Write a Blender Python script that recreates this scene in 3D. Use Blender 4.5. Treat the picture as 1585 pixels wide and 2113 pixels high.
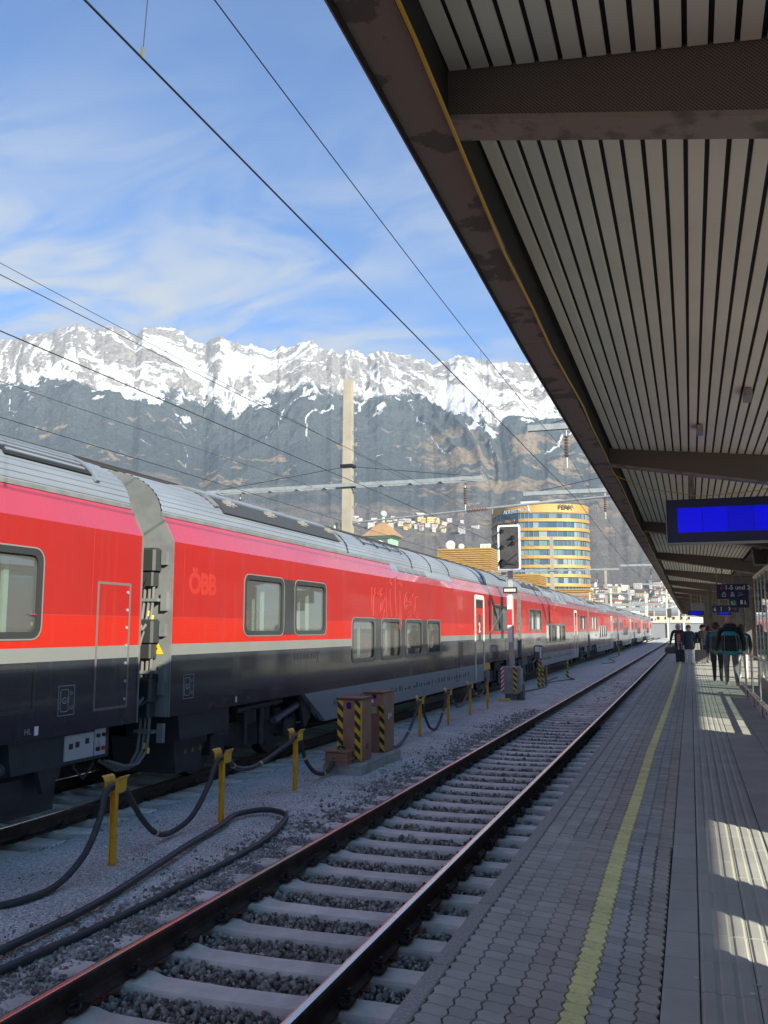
import bpy, bmesh, math, random
import numpy as np
from mathutils import Vector, Matrix
random.seed(7); RNG = np.random.default_rng(7)
SC = bpy.context.scene
for _o in list(bpy.data.objects): bpy.data.objects.remove(_o)
COL = SC.collection
PI = math.pi

# ------------------------------------------------------------------ camera
CAM_Z = 2.13
cam_d = bpy.data.cameras.new('camera'); cam = bpy.data.objects.new('camera', cam_d); COL.objects.link(cam)
cam.location = (0, 0, CAM_Z)
cam.rotation_euler = (math.radians(90 + 7.407), 0, math.radians(18.729))
cam_d.sensor_fit = 'VERTICAL'; cam_d.sensor_height = 24.0; cam_d.lens = 24.0 * 1850 / 2113
cam_d.clip_start = 0.05; cam_d.clip_end = 40000
SC.camera = cam

# ------------------------------------------------------------------ light
SUN = Vector((0.762, -0.648, 0.427)).normalized()          # towards the sun
EXPOSURE = 1.22
SUN_STRENGTH = 3.8
SKY_STRENGTH = 0.094
SC.view_settings.view_transform = 'Standard'
try: SC.view_settings.look = 'None'
except Exception: pass
SC.view_settings.exposure = EXPOSURE; SC.view_settings.gamma = 1.0
SC.view_settings.use_curve_mapping = False
sun_d = bpy.data.lights.new('sun', 'SUN'); sun_o = bpy.data.objects.new('sun', sun_d); COL.objects.link(sun_o)
sun_d.energy = SUN_STRENGTH; sun_d.angle = math.radians(0.53); sun_d.color = (1.0, 0.93, 0.78)
sun_o.location = (20, -20, 30)
sun_o.rotation_euler = (-SUN).to_track_quat('-Z', 'Y').to_euler()

W = bpy.data.worlds.new('World'); SC.world = W; W.use_nodes = True
wn = W.node_tree.nodes; wl = W.node_tree.links; wn.clear()
w_out = wn.new('ShaderNodeOutputWorld'); w_bg = wn.new('ShaderNodeBackground')
w_sky = wn.new('ShaderNodeTexSky'); w_sky.sky_type = 'NISHITA'; w_sky.sun_disc = False
w_sky.sun_elevation = math.asin(SUN.z); w_sky.sun_rotation = math.atan2(SUN.x, SUN.y)
w_sky.altitude = 600; w_sky.air_density = 1.0; w_sky.dust_density = 0.0; w_sky.ozone_density = 6.5
w_bg.inputs['Strength'].default_value = SKY_STRENGTH
# thin cirrus over the whole sky
w_tc = wn.new('ShaderNodeTexCoord')
w_sep = wn.new('ShaderNodeSeparateXYZ'); wl.new(w_tc.outputs['Generated'], w_sep.inputs[0])
def wmath(op, a, b=None, clamp=False):
    n = wn.new('ShaderNodeMath'); n.operation = op; n.use_clamp = clamp
    for i, v in enumerate((a, b)):
        if v is None: continue
        if isinstance(v, (int, float)): n.inputs[i].default_value = v
        else: wl.new(v, n.inputs[i])
    return n.outputs[0]
zz = wmath('ADD', wmath('MAXIMUM', w_sep.outputs[2], 0.0), 0.22)          # a plane of cloud high above
cx_ = wmath('DIVIDE', w_sep.outputs[0], zz); cy_ = wmath('DIVIDE', w_sep.outputs[1], zz)
w_cmb = wn.new('ShaderNodeCombineXYZ'); wl.new(cx_, w_cmb.inputs[0]); wl.new(cy_, w_cmb.inputs[1])
def wnoise(scale, sx, sy, rot, detail, dist, off):
    m = wn.new('ShaderNodeMapping'); m.inputs['Scale'].default_value = (sx, sy, 1); m.inputs['Rotation'].default_value = (0, 0, rot)
    m.inputs['Location'].default_value = off
    wl.new(w_cmb.outputs[0], m.inputs[0])
    n = wn.new('ShaderNodeTexNoise'); n.inputs['Scale'].default_value = scale; n.inputs['Detail'].default_value = detail
    n.inputs['Roughness'].default_value = 0.58; n.inputs['Distortion'].default_value = dist
    wl.new(m.outputs[0], n.inputs['Vector']); return n.outputs[0]
cA = wnoise(1.1, 1.0, 1.0, 0.3, 3, 0.4, (4.62, 3.12, 0))
cB = wnoise(2.6, 1.0, 2.3, 0.75, 12, 1.1, (0.3, 1.4, 0))
w_r1 = wn.new('ShaderNodeMapRange'); w_r1.interpolation_type = 'SMOOTHSTEP'
w_r1.inputs[1].default_value = 0.33; w_r1.inputs[2].default_value = 0.55; wl.new(cA, w_r1.inputs[0])
w_r2 = wn.new('ShaderNodeMapRange'); w_r2.interpolation_type = 'SMOOTHSTEP'
w_r2.inputs[1].default_value = 0.33; w_r2.inputs[2].default_value = 0.66; wl.new(cB, w_r2.inputs[0])
w_r3 = wn.new('ShaderNodeMapRange')       # thin high cloud shows more along a slanting view than overhead
w_r3.inputs[1].default_value = 0.54; w_r3.inputs[2].default_value = 0.34; w_r3.inputs[3].default_value = 0.10; w_r3.inputs[4].default_value = 1.0
wl.new(w_sep.outputs[2], w_r3.inputs[0])
cl = wmath('MULTIPLY', wmath('MULTIPLY', wmath('MULTIPLY', w_r1.outputs[0], w_r2.outputs[0]), w_r3.outputs[0]), 0.95, True)
w_mix = wn.new('ShaderNodeMix'); w_mix.data_type = 'RGBA'
wl.new(cl, w_mix.inputs[0]); wl.new(w_sky.outputs[0], w_mix.inputs[6])
w_mix.inputs[7].default_value = (3.4, 3.6, 3.7, 1)
wl.new(w_mix.outputs[2], w_bg.inputs['Color']); wl.new(w_bg.outputs[0], w_out.inputs[0])

SC.render.engine = 'CYCLES'
SC.cycles.max_bounces = 8; SC.cycles.diffuse_bounces = 4; SC.cycles.glossy_bounces = 3
SC.cycles.transparent_max_bounces = 12; SC.cycles.transmission_bounces = 4; SC.cycles.volume_bounces = 0
SC.cycles.caustics_reflective = False; SC.cycles.caustics_refractive = False
SC.cycles.use_denoising = True

# ------------------------------------------------------------------ materials
MATS = {}
def mat(name, col, rough=0.6, metal=0.0, col2=None, scale=4.0, detail=4, lo=0.4, hi=0.6, bump=0.0, bscale=30.0,
        spec=0.5, coat=0.0, rand=0.0, stretch=None, emit=None, estr=0.0, bdist=0.01, rvar=0.0):
    if name in MATS: return MATS[name]
    m = bpy.data.materials.new(name); m.use_nodes = True; MATS[name] = m
    nt = m.node_tree; N = nt.nodes; L = nt.links
    b = N['Principled BSDF']
    b.inputs['Base Color'].default_value = (*col, 1); b.inputs['Roughness'].default_value = rough
    b.inputs['Metallic'].default_value = metal; b.inputs['Specular IOR Level'].default_value = spec
    b.inputs['Coat Weight'].default_value = coat; b.inputs['Coat Roughness'].default_value = 0.06
    vec = None
    if col2 is not None or bump or rvar:
        g = N.new('ShaderNodeNewGeometry'); vec = g.outputs['Position']
        if stretch:
            mp = N.new('ShaderNodeMapping'); mp.inputs['Scale'].default_value = stretch
            L.new(vec, mp.inputs[0]); vec = mp.outputs[0]
    outc = None
    if col2 is not None:
        t = N.new('ShaderNodeTexNoise'); t.inputs['Scale'].default_value = scale; t.inputs['Detail'].default_value = detail
        t.inputs['Roughness'].default_value = 0.6
        L.new(vec, t.inputs['Vector'])
        r = N.new('ShaderNodeMapRange'); r.inputs[1].default_value = lo; r.inputs[2].default_value = hi
        L.new(t.outputs[0], r.inputs[0])
        x = N.new('ShaderNodeMix'); x.data_type = 'RGBA'
        x.inputs[6].default_value = (*col, 1); x.inputs[7].default_value = (*col2, 1)
        L.new(r.outputs[0], x.inputs[0]); outc = x.outputs[2]
    if rand:
        oi = N.new('ShaderNodeObjectInfo'); gi = N.new('ShaderNodeNewGeometry')
        ad = N.new('ShaderNodeMath'); ad.operation = 'ADD'
        L.new(oi.outputs['Random'], ad.inputs[0]); L.new(gi.outputs['Random Per Island'], ad.inputs[1])
        fr = N.new('ShaderNodeMath'); fr.operation = 'FRACT'; L.new(ad.outputs[0], fr.inputs[0])
        r2 = N.new('ShaderNodeMapRange'); r2.inputs[3].default_value = 1 - rand; r2.inputs[4].default_value = 1 + rand
        L.new(fr.outputs[0], r2.inputs[0])
        h = N.new('ShaderNodeHueSaturation'); L.new(r2.outputs[0], h.inputs['Value'])
        if outc is not None: L.new(outc, h.inputs['Color'])
        else: h.inputs['Color'].default_value = (*col, 1)
        outc = h.outputs[0]
    if outc is not None: L.new(outc, b.inputs['Base Color'])
    if bump or rvar:
        t2 = N.new('ShaderNodeTexNoise'); t2.inputs['Scale'].default_value = bscale; t2.inputs['Detail'].default_value = 4
        L.new(vec, t2.inputs['Vector'])
        if bump:
            bp = N.new('ShaderNodeBump'); bp.inputs['Strength'].default_value = bump; bp.inputs['Distance'].default_value = bdist
            L.new(t2.outputs[0], bp.inputs['Height']); L.new(bp.outputs[0], b.inputs['Normal'])
        if rvar:
            r3 = N.new('ShaderNodeMapRange'); r3.inputs[1].default_value = .3; r3.inputs[2].default_value = .7
            r3.inputs[3].default_value = max(rough - rvar, 0.02); r3.inputs[4].default_value = rough + rvar
            L.new(t2.outputs[0], r3.inputs[0]); L.new(r3.outputs[0], b.inputs['Roughness'])
    if emit:
        b.inputs['Emission Color'].default_value = (*emit, 1); b.inputs['Emission Strength'].default_value = estr
    return m

def glass_mat(name, tint=(0.5, 0.55, 0.55), ior=1.5, rough=0.02, dust=0.0):
    if name in MATS: return MATS[name]
    m = bpy.data.materials.new(name); m.use_nodes = True; MATS[name] = m
    N = m.node_tree.nodes; L = m.node_tree.links; N.clear()
    o = N.new('ShaderNodeOutputMaterial'); mx = N.new('ShaderNodeMixShader'); f = N.new('ShaderNodeMapRange'); lw = N.new('ShaderNodeLayerWeight'); lw.inputs[0].default_value = .5
    pw = N.new('ShaderNodeMath'); pw.operation = 'POWER'; pw.inputs[1].default_value = 5.0; L.new(lw.outputs['Facing'], pw.inputs[0]); L.new(pw.outputs[0], f.inputs[0])
    f.inputs[3].default_value = ((ior-1)/(ior+1))**2 * 1.6; f.inputs[4].default_value = .92
    t = N.new('ShaderNodeBsdfTransparent'); t.inputs[0].default_value = (*tint, 1)
    g = N.new('ShaderNodeBsdfGlossy'); g.inputs['Roughness'].default_value = rough; g.inputs['Color'].default_value = (0.95, 0.95, 0.95, 1)
    L.new(f.outputs[0], mx.inputs[0]); L.new(t.outputs[0], mx.inputs[1]); L.new(g.outputs[0], mx.inputs[2])
    out = mx.outputs[0]
    if dust:
        m2 = N.new('ShaderNodeMixShader'); d = N.new('ShaderNodeBsdfDiffuse'); d.inputs[0].default_value = (.42, .43, .41, 1); m2.inputs[0].default_value = dust
        L.new(out, m2.inputs[1]); L.new(d.outputs[0], m2.inputs[2]); out = m2.outputs[0]
    L.new(out, o.inputs[0]); return m

# ------------------------------------------------------------------ mesh builder
class MB:
    def __init__(s): s.v = []; s.f = []; s.m = []
    def add(s, vs, fs, mi=0):
        o = len(s.v); s.v.extend([tuple(p) for p in vs])
        for f in fs: s.f.append(tuple(i + o for i in f)); s.m.append(mi)
        return s
    def box(s, x0, x1, y0, y1, z0, z1, mi=0):
        vs = [(x0,y0,z0),(x1,y0,z0),(x1,y1,z0),(x0,y1,z0),(x0,y0,z1),(x1,y0,z1),(x1,y1,z1),(x0,y1,z1)]
        return s.add(vs, [(0,3,2,1),(4,5,6,7),(0,1,5,4),(1,2,6,5),(2,3,7,6),(3,0,4,7)], mi)
    def cbox(s, x0, x1, y0, y1, z0, z1, c=0.01, mi=0):
        # box with chamfered vertical and top edges
        def ring(z, k): return [(x0+k,y0,z),(x1-k,y0,z),(x1,y0+k,z),(x1,y1-k,z),(x1-k,y1,z),(x0+k,y1,z),(x0,y1-k,z),(x0,y0+k,z)]
        def ring2(z): return [(x0+c,y0+c,z),(x1-c,y0+c,z),(x1-c,y0+c,z),(x1-c,y1-c,z),(x1-c,y1-c,z),(x0+c,y1-c,z),(x0+c,y1-c,z),(x0+c,y0+c,z)]
        r0 = ring(z0, c); r1 = ring(z1-c, c); r2 = [(x0+c,y0+c,z1),(x1-c,y0+c,z1),(x1-c,y1-c,z1),(x0+c,y1-c,z1)]
        fs = [tuple(range(7,-1,-1))]
        for i in range(8): j = (i+1) % 8; fs.append((i, j, 8+j, 8+i))
        fs += [(8,9,17,16),(9,10,17),(10,11,18,17),(11,12,18),(12,13,19,18),(13,14,19),(14,15,16,19),(15,8,16),(16,17,18,19)]
        return s.add(r0 + r1 + r2, fs, mi)
    def obox(s, c, size, rot, mi=0):                # oriented box, rot = Matrix 3x3 / Euler
        R = rot if isinstance(rot, Matrix) else rot.to_matrix()
        a, b, d = [k/2 for k in size]; vs = []
        for z in (-d, d):
            for x, y in ((-a,-b),(a,-b),(a,b),(-a,b)): vs.append(tuple(Vector(c) + R @ Vector((x,y,z))))
        return s.add(vs, [(0,3,2,1),(4,5,6,7),(0,1,5,4),(1,2,6,5),(2,3,7,6),(3,0,4,7)], mi)
    def bar(s, p0, p1, w, h, mi=0, up=(0,0,1)):      # rectangular bar between two points
        p0, p1 = Vector(p0), Vector(p1); d = (p1-p0); L = d.length; d.normalize()
        u = Vector(up)
        if abs(d.dot(u)) > 0.98: u = Vector((0,1,0))
        x = d.cross(u).normalized(); z = x.cross(d).normalized()
        R = Matrix((x, d, z)).transposed()
        return s.obox((p0+p1)/2, (w, L, h), R, mi)
    def tube(s, pts, r, n=8, mi=0, cap=True):
        pts = [Vector(p) for p in pts]; rs = r if isinstance(r, (list, tuple)) else [r]*len(pts)
        rings = []; prev = None
        for i, p in enumerate(pts):
            a = pts[max(i-1,0)]; b = pts[min(i+1,len(pts)-1)]; d = (b-a).normalized()
            if prev is None:
                u = Vector((0,0,1)) if abs(d.z) < 0.9 else Vector((1,0,0))
                x = d.cross(u).normalized()
            else:
                x = (prev - d*prev.dot(d)).normalized()
            prev = x; y = d.cross(x)
            rings.append([p + (x*math.cos(2*PI*k/n) + y*math.sin(2*PI*k/n))*rs[i] for k in range(n)])
        vs = [q for rg in rings for q in rg]; fs = []
        for i in range(len(rings)-1):
            for k in range(n):
                l = (k+1) % n; fs.append((i*n+k, i*n+l, (i+1)*n+l, (i+1)*n+k))
        if cap: fs.append(tuple(range(n-1,-1,-1))); fs.append(tuple((len(rings)-1)*n+k for k in range(n)))
        return s.add(vs, fs, mi)
    def cyl(s, p0, p1, r0, r1=None, n=16, mi=0): return s.tube([p0, p1], [r0, r0 if r1 is None else r1], n, mi)
    def prism(s, poly, axis, a0, a1, mi=0):
        # poly: list of 2D points; axis 'x','y','z' extrusion
        def P(u, v, a):
            return {'x': (a,u,v), 'y': (u,a,v), 'z': (u,v,a)}[axis]
        n = len(poly); vs = [P(u,v,a0) for u,v in poly] + [P(u,v,a1) for u,v in poly]
        fs = [tuple(range(n)), tuple(range(2*n-1, n-1, -1))]
        for i in range(n): j = (i+1) % n; fs.append((i, n+i, n+j, j))
        return s.add(vs, fs, mi)
    def sphere(s, c, r, n=12, m=8, mi=0, sz=(1,1,1)):
        vs = []; fs = []
        for i in range(m+1):
            t = PI*i/m
            for k in range(n):
                a = 2*PI*k/n
                vs.append((c[0]+r*sz[0]*math.sin(t)*math.cos(a), c[1]+r*sz[1]*math.sin(t)*math.sin(a), c[2]+r*sz[2]*math.cos(t)))
        for i in range(m):
            for k in range(n):
                l = (k+1) % n; fs.append((i*n+k, (i+1)*n+k, (i+1)*n+l, i*n+l))
        return s.add(vs, fs, mi)
    def mesh(s, name, mats, smooth=False, fix=True):
        me = bpy.data.meshes.new(name); me.from_pydata(s.v, [], s.f)
        for m in (mats if isinstance(mats, (list, tuple)) else [mats]): me.materials.append(m)
        if any(s.m): me.polygons.foreach_set('material_index', s.m)
        if fix:
            b = bmesh.new(); b.from_mesh(me); bmesh.ops.recalc_face_normals(b, faces=b.faces); b.to_mesh(me); b.free()
        if smooth:
            me.polygons.foreach_set('use_smooth', [True]*len(me.polygons))
            try: me.set_sharp_from_angle(angle=math.radians(38))
            except Exception: pass
        me.update(); return me
    def build(s, name, mats, parent=None, smooth=False, fix=True, loc=None, rotz=0):
        return link(name, s.mesh(name, mats, smooth, fix), parent, loc, rotz)

def link(name, me, parent=None, loc=None, rotz=0):
    o = bpy.data.objects.new(name, me); COL.objects.link(o)
    if loc is not None: o.location = loc
    if rotz: o.rotation_euler = (0,0,rotz)
    if parent is not None: o.parent = parent
    return o
def tag(o, label=None, cat=None, group=None, kind=None):
    if label: o['label'] = label
    if cat: o['category'] = cat
    if group: o['group'] = group
    if kind: o['kind'] = kind
    return o
def thing(name, label, cat, loc=(0,0,0), rotz=0, group=None):
    o = bpy.data.objects.new(name, None); COL.objects.link(o); o.empty_display_size = 0.2
    o.location = loc; o.rotation_euler = (0,0,rotz)
    return tag(o, label, cat, group)
def copy_tree(o, parent=None):
    c = o.copy(); COL.objects.link(c); c.parent = parent
    for ch in list(o.children): copy_tree(ch, c)
    return c
_DG = None
def text_mesh(s, size=1.0, extrude=0.002, outline=0.0, bold=0.0, shear=0.0, align='LEFT', space=1.0):
    cu = bpy.data.curves.new('text', 'FONT'); cu.body = s; cu.size = size; cu.align_x = align
    cu.shear = shear; cu.space_character = space; cu.resolution_u = 3
    if outline:
        cu.fill_mode = 'NONE'; cu.bevel_depth = outline; cu.bevel_resolution = 0
    else:
        cu.extrude = extrude
        if bold: cu.offset = bold
    o = bpy.data.objects.new('text', cu); COL.objects.link(o)
    bpy.context.view_layer.update()
    me = bpy.data.meshes.new_from_object(o.evaluated_get(bpy.context.evaluated_depsgraph_get()))
    bpy.data.objects.remove(o); bpy.data.curves.remove(cu)
    return me
def text(name, s, size, m, parent, loc, face='x', **kw):
    """face 'x': read from +X (writing runs along +Y); 'y': read from -Y (writing runs along +X)"""
    me = text_mesh(s, size, **kw); me.materials.clear(); me.materials.append(m)
    o = link(name, me, parent, loc)
    o.rotation_euler = (PI/2, 0, PI/2) if face == 'x' else (PI/2, 0, 0)
    return o
def rrect(x0, x1, z0, z1, r, n=4):
    pts = []
    for cx, cz, a0 in ((x1-r, z0+r, -90), (x1-r, z1-r, 0), (x0+r, z1-r, 90), (x0+r, z0+r, 180)):
        for k in range(n+1):
            a = math.radians(a0 + 90*k/n); pts.append((cx + r*math.cos(a), cz + r*math.sin(a)))
    return pts
def ring_prism(mb, outer, inner, axis, a0, a1, mi=0):
    n = len(outer)
    def P(u, v, a): return {'x': (a,u,v), 'y': (u,a,v), 'z': (u,v,a)}[axis]
    vs = [P(*p,a0) for p in outer]+[P(*p,a0) for p in inner]+[P(*p,a1) for p in outer]+[P(*p,a1) for p in inner]
    fs = []
    for i in range(n):
        j = (i+1) % n
        fs += [(i,j,n+j,n+i),(2*n+i,3*n+i,3*n+j,2*n+j),(i,2*n+i,2*n+j,j),(n+i,n+j,3*n+j,3*n+i)]
    mb.add(vs, fs, mi)

# value noise in numpy ---------------------------------------------------
_T = np.random.default_rng(11).random((256, 256))
def vnoise(x, y):
    xi = np.floor(x).astype(int); yi = np.floor(y).astype(int); fx = x-xi; fy = y-yi
    fx = fx*fx*fx*(fx*(fx*6-15)+10); fy = fy*fy*fy*(fy*(fy*6-15)+10)
    a = _T[xi & 255, yi & 255]; b = _T[(xi+1) & 255, yi & 255]; c = _T[xi & 255, (yi+1) & 255]; d = _T[(xi+1) & 255, (yi+1) & 255]
    return (a*(1-fx)+b*fx)*(1-fy) + (c*(1-fx)+d*fx)*fy
def fbm(x, y, o=5, g=0.5):
    s = 0; a = 1; t = 0
    for k in range(o): s = s + a*vnoise(x*2**k+17.3*k, y*2**k+9.1*k); t += a; a *= g
    return s/t
def ridged(x, y, o=5, g=0.5):
    s = 0; a = 1; t = 0
    for k in range(o):
        s = s + a*(1-np.abs(2*vnoise(x*2**k+31.7*k, y*2**k+3.9*k)-1)); t += a; a *= g
    return s/t
# ================================================================== SETTING
TRK = -2.93          # centre of the empty near track (top of rail z = 0)
TRT = -7.85          # centre of the track under the train
PLZ = 0.55           # platform top

M_ground = mat('ground_gravel', (0.10,0.10,0.105), 0.95, col2=(0.16,0.155,0.15), scale=0.6, bump=0.5, bscale=40)
g = MB(); g.add([(-9000,-2500,-0.42),(9000,-2500,-0.42),(9000,12000,-0.42),(-9000,12000,-0.42)], [(0,1,2,3)])
tag(g.build('ground', mat('valley_floor', (0.24,0.23,0.21), 0.95, col2=(0.34,0.33,0.30), scale=0.02)), kind='structure')

# ---- ballast beds and the fine gravel service path
def sheet(name, xs, ys, zf, m, amp=0.0, ns=3.0):
    X, Y = np.meshgrid(xs, ys); Z = np.vectorize(zf)(X).astype(float)
    if amp: Z = Z + amp*(fbm(X*ns+50, Y*ns+50, 4)-0.5)*2
    nx, ny = len(xs), len(ys); V = np.stack([X.ravel(), Y.ravel(), Z.ravel()], 1)
    idx = np.arange(nx*ny).reshape(ny, nx)
    F = np.stack([idx[:-1,:-1].ravel(), idx[:-1,1:].ravel(), idx[1:,1:].ravel(), idx[1:,:-1].ravel()], 1)
    me = bpy.data.meshes.new(name); me.from_pydata(V.tolist(), [], F.tolist()); me.materials.append(m)
    me.polygons.foreach_set('use_smooth', [True]*len(me.polygons))
    return tag(link(name, me), kind='structure')

def grit_mat(name, c1, c2, c3, s):
    m = mat(name, c1, 0.85, col2=c2, scale=1.3, lo=0.35, hi=0.65, bump=0.0)
    N = m.node_tree.nodes; L = m.node_tree.links; b = N['Principled BSDF']
    g = N.new('ShaderNodeNewGeometry')
    v = N.new('ShaderNodeTexVoronoi'); v.inputs['Scale'].default_value = s; L.new(g.outputs['Position'], v.inputs['Vector'])
    base = b.inputs['Base Color'].links[0].from_socket
    # every grain its own tone
    sep = N.new('ShaderNodeSeparateColor'); L.new(v.outputs['Color'], sep.inputs[0])
    r = N.new('ShaderNodeMapRange'); r.inputs[3].default_value = 0.45; r.inputs[4].default_value = 1.7; L.new(sep.outputs[0], r.inputs[0])
    h = N.new('ShaderNodeHueSaturation'); L.new(base, h.inputs['Color']); L.new(r.outputs[0], h.inputs['Value'])
    r2 = N.new('ShaderNodeMapRange'); r2.inputs[1].default_value = 0.90; r2.inputs[2].default_value = 0.97; L.new(sep.outputs[1], r2.inputs[0])
    x = N.new('ShaderNodeMix'); x.data_type = 'RGBA'; x.inputs[7].default_value = (*c3, 1)
    L.new(r2.outputs[0], x.inputs[0]); L.new(h.outputs[0], x.inputs[6]); L.new(x.outputs[2], b.inputs['Base Color'])
    bp = N.new('ShaderNodeBump'); bp.inputs['Strength'].default_value = 0.6; bp.inputs['Distance'].default_value = 0.008
    inv = N.new('ShaderNodeMath'); inv.operation = 'SUBTRACT'; inv.inputs[0].default_value = 1.0
    L.new(v.outputs['Distance'], inv.inputs[1]); L.new(inv.outputs[0], bp.inputs['Height']); L.new(bp.outputs[0], b.inputs['Normal'])
    return m
M_grit = grit_mat('service_path_grit', (0.38,0.40,0.365), (0.51,0.53,0.485), (0.95,0.97,0.92), 85)
M_bed = grit_mat('ballast_bed_fill', (0.10,0.095,0.09), (0.17,0.16,0.15), (0.33,0.32,0.30), 34)
ys_near = list(np.arange(2.0, 30, 0.12)) + list(np.arange(30, 90, 0.8)) + list(np.arange(90, 240, 5.0))
def prof(pts):
    px = [a for a, b in pts]; pz = [b for a, b in pts]
    return lambda x: float(np.interp(x, px, pz))
sheet('gravel_path', np.arange(-7.06, -3.78, 0.07), ys_near, prof([(-7.06,-.31),(-6.95,-.25),(-6.75,-.192),(-6.55,-.172),(-6.2,-.155),(-5.4,-.135),(-4.75,-.148),(-4.45,-.168),(-4.15,-.182),(-3.98,-.215),(-3.86,-.29)]), M_grit, 0.020, 3.2)
sheet('ballast_bed', np.array([-4.6,-4.3,-3.6,-2.9,-2.2,-1.5,-1.15]), np.arange(-4, 240, 4.0), lambda x: -0.245, M_bed)
sheet('ballast_bed_train', np.array([-14.5,-9.6,-8.6,-7.8,-7.0,-6.6]), np.arange(-30, 240, 4.0), lambda x: -0.285, M_bed)

# ---- rails, sleepers, clips
M_rust = mat('rail_rust', (0.030,0.022,0.018), 0.7, col2=(0.060,0.040,0.030), scale=6, bump=0.15, bscale=60)
M_steel = mat('rail_head_steel', (0.62,0.60,0.58), 0.22, 1.0, rvar=0.10, bscale=3, stretch=(60,0.4,1))
M_conc = mat('sleeper_concrete', (0.58,0.575,0.50), 0.9, col2=(0.76,0.75,0.66), scale=5, detail=8, lo=0.3, hi=0.7, bump=0.35, bscale=70, rand=0.16, bdist=0.006)
def stain_concrete(m):
    # rust and brake dust near the rails
    N = m.node_tree.nodes; L = m.node_tree.links; b = N['Principled BSDF']; base = b.inputs['Base Color'].links[0].from_socket
    g = N.new('ShaderNodeNewGeometry'); sp = N.new('ShaderNodeSeparateXYZ'); L.new(g.outputs['Position'], sp.inputs[0])
    def dist(c):
        a = N.new('ShaderNodeMath'); a.operation = 'SUBTRACT'; a.inputs[1].default_value = c; L.new(sp.outputs[0], a.inputs[0])
        d = N.new('ShaderNodeMath'); d.operation = 'ABSOLUTE'; L.new(a.outputs[0], d.inputs[0]); return d.outputs[0]
    mn = N.new('ShaderNodeMath'); mn.operation = 'MINIMUM'; L.new(dist(TRK-.7535), mn.inputs[0]); L.new(dist(TRK+.7535), mn.inputs[1])
    t = N.new('ShaderNodeTexNoise'); t.inputs['Scale'].default_value = 7; t.inputs['Detail'].default_value = 8; t.inputs['Roughness'].default_value = .7; L.new(g.outputs['Position'], t.inputs['Vector'])
    a = N.new('ShaderNodeMath'); a.operation = 'MULTIPLY_ADD'; a.inputs[1].default_value = -.55; L.new(t.outputs[0], a.inputs[0]); L.new(mn.outputs[0], a.inputs[2])
    r = N.new('ShaderNodeMapRange'); r.inputs[1].default_value = .16; r.inputs[2].default_value = -.20; r.inputs[4].default_value = .38; L.new(a.outputs[0], r.inputs[0])
    x = N.new('ShaderNodeMix'); x.data_type = 'RGBA'; x.inputs[7].default_value = (.20,.15,.115,1); L.new(r.outputs[0], x.inputs[0]); L.new(base, x.inputs[6]); L.new(x.outputs[2], b.inputs['Base Color'])
stain_concrete(M_conc)
M_clip = mat('clip_steel', (0.035,0.03,0.028), 0.6, 0.4)
def rail_profile():
    h = [(-.075,-.172),(-.075,-.160),(-.02,-.148),(-.0085,-.12),(-.0085,-.055),(-.034,-.044),(-.0355,-.012),(-.026,-.0015),
         (-.014,0),(.014,0),(.026,-.0015),(.0355,-.012),(.034,-.044),(.0085,-.055),(.0085,-.12),(.02,-.148),(.075,-.160),(.075,-.172)]
    return h
def rail_mesh(y0, y1, seg=12):
    p = rail_profile(); n = len(p); mb = MB()
    ys = np.linspace(y0, y1, seg+1)
    vs = [(a, y, b) for y in ys for a, b in p]; mb.v = vs
    for i in range(seg):
        for k in range(n):
            l = (k+1) % n
            mb.f.append((i*n+k, i*n+l, (i+1)*n+l, (i+1)*n+k)); mb.m.append(1 if k in (7,8,9) else 0)
    mb.f.append(tuple(range(n-1,-1,-1))); mb.m.append(0); mb.f.append(tuple(seg*n+k for k in range(n))); mb.m.append(0)
    return mb.mesh('rail', [M_rust, M_steel], fix=True)
def sleeper_mesh(variant):
    rs = random.Random(variant); mb = MB()
    st = [(-1.30,-.200,.100,.14),(-1.27,-.168,.110,.15),(-1.0,-.166,.113,.15),(-.60,-.1715,.113,.15),(-.50,-.192,.105,.15),
          (0,-.198,.102,.15),(.50,-.192,.105,.15),(.60,-.1715,.113,.15),(1.0,-.166,.113,.15),(1.27,-.168,.110,.15),(1.30,-.200,.100,.14)]
    rings = []
    for x, zt, wt, wb in st:
        j = lambda: rs.uniform(-.004, .004)
        rings.append([(x,-wb,-.38),(x,-wb,-.30),(x,-wt-.012,zt-.022+j()),(x,-wt,zt+j()*.4),(x,wt,zt+j()*.4),(x,wt+.012,zt-.022+j()),(x,wb,-.30),(x,wb,-.38)])
    vs = [p for r in rings for p in r]; n = 8; fs = []
    for i in range(len(rings)-1):
        for k in range(n): l = (k+1) % n; fs.append((i*n+k, (i+1)*n+k, (i+1)*n+l, i*n+l))
    fs.append(tuple(range(n))); fs.append(tuple((len(rings)-1)*n+k for k in range(n-1,-1,-1)))
    return mb.add(vs, fs).mesh('sleeper', M_conc)
def clip_mesh():
    mb = MB()
    for s in (-1, 1):
        pts = [(0,.0*s,.035),(-.02,.02*s,.04),(-.035,.05*s,.03),(-.02,.075*s,.018),(.02,.08*s,.012),(.05,.06*s,.02),(.05,.03*s,.03),(.025,.018*s,.032)]
        mb.tube(pts, .0085, 5)
    mb.cyl((.0,0,0),(.0,0,.055),.022,n=6); mb.cyl((.0,0,.055),(.0,0,.085),.014,n=6); mb.box(-.02,.055,-.07,.07,-.01,.012)
    return mb.mesh('rail_clip', M_clip)
SL_ME = [sleeper_mesh(k) for k in range(5)]; CLIP_ME = clip_mesh()
SL_Y0 = 7.343 - 0.10; SL_P = 0.592
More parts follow.
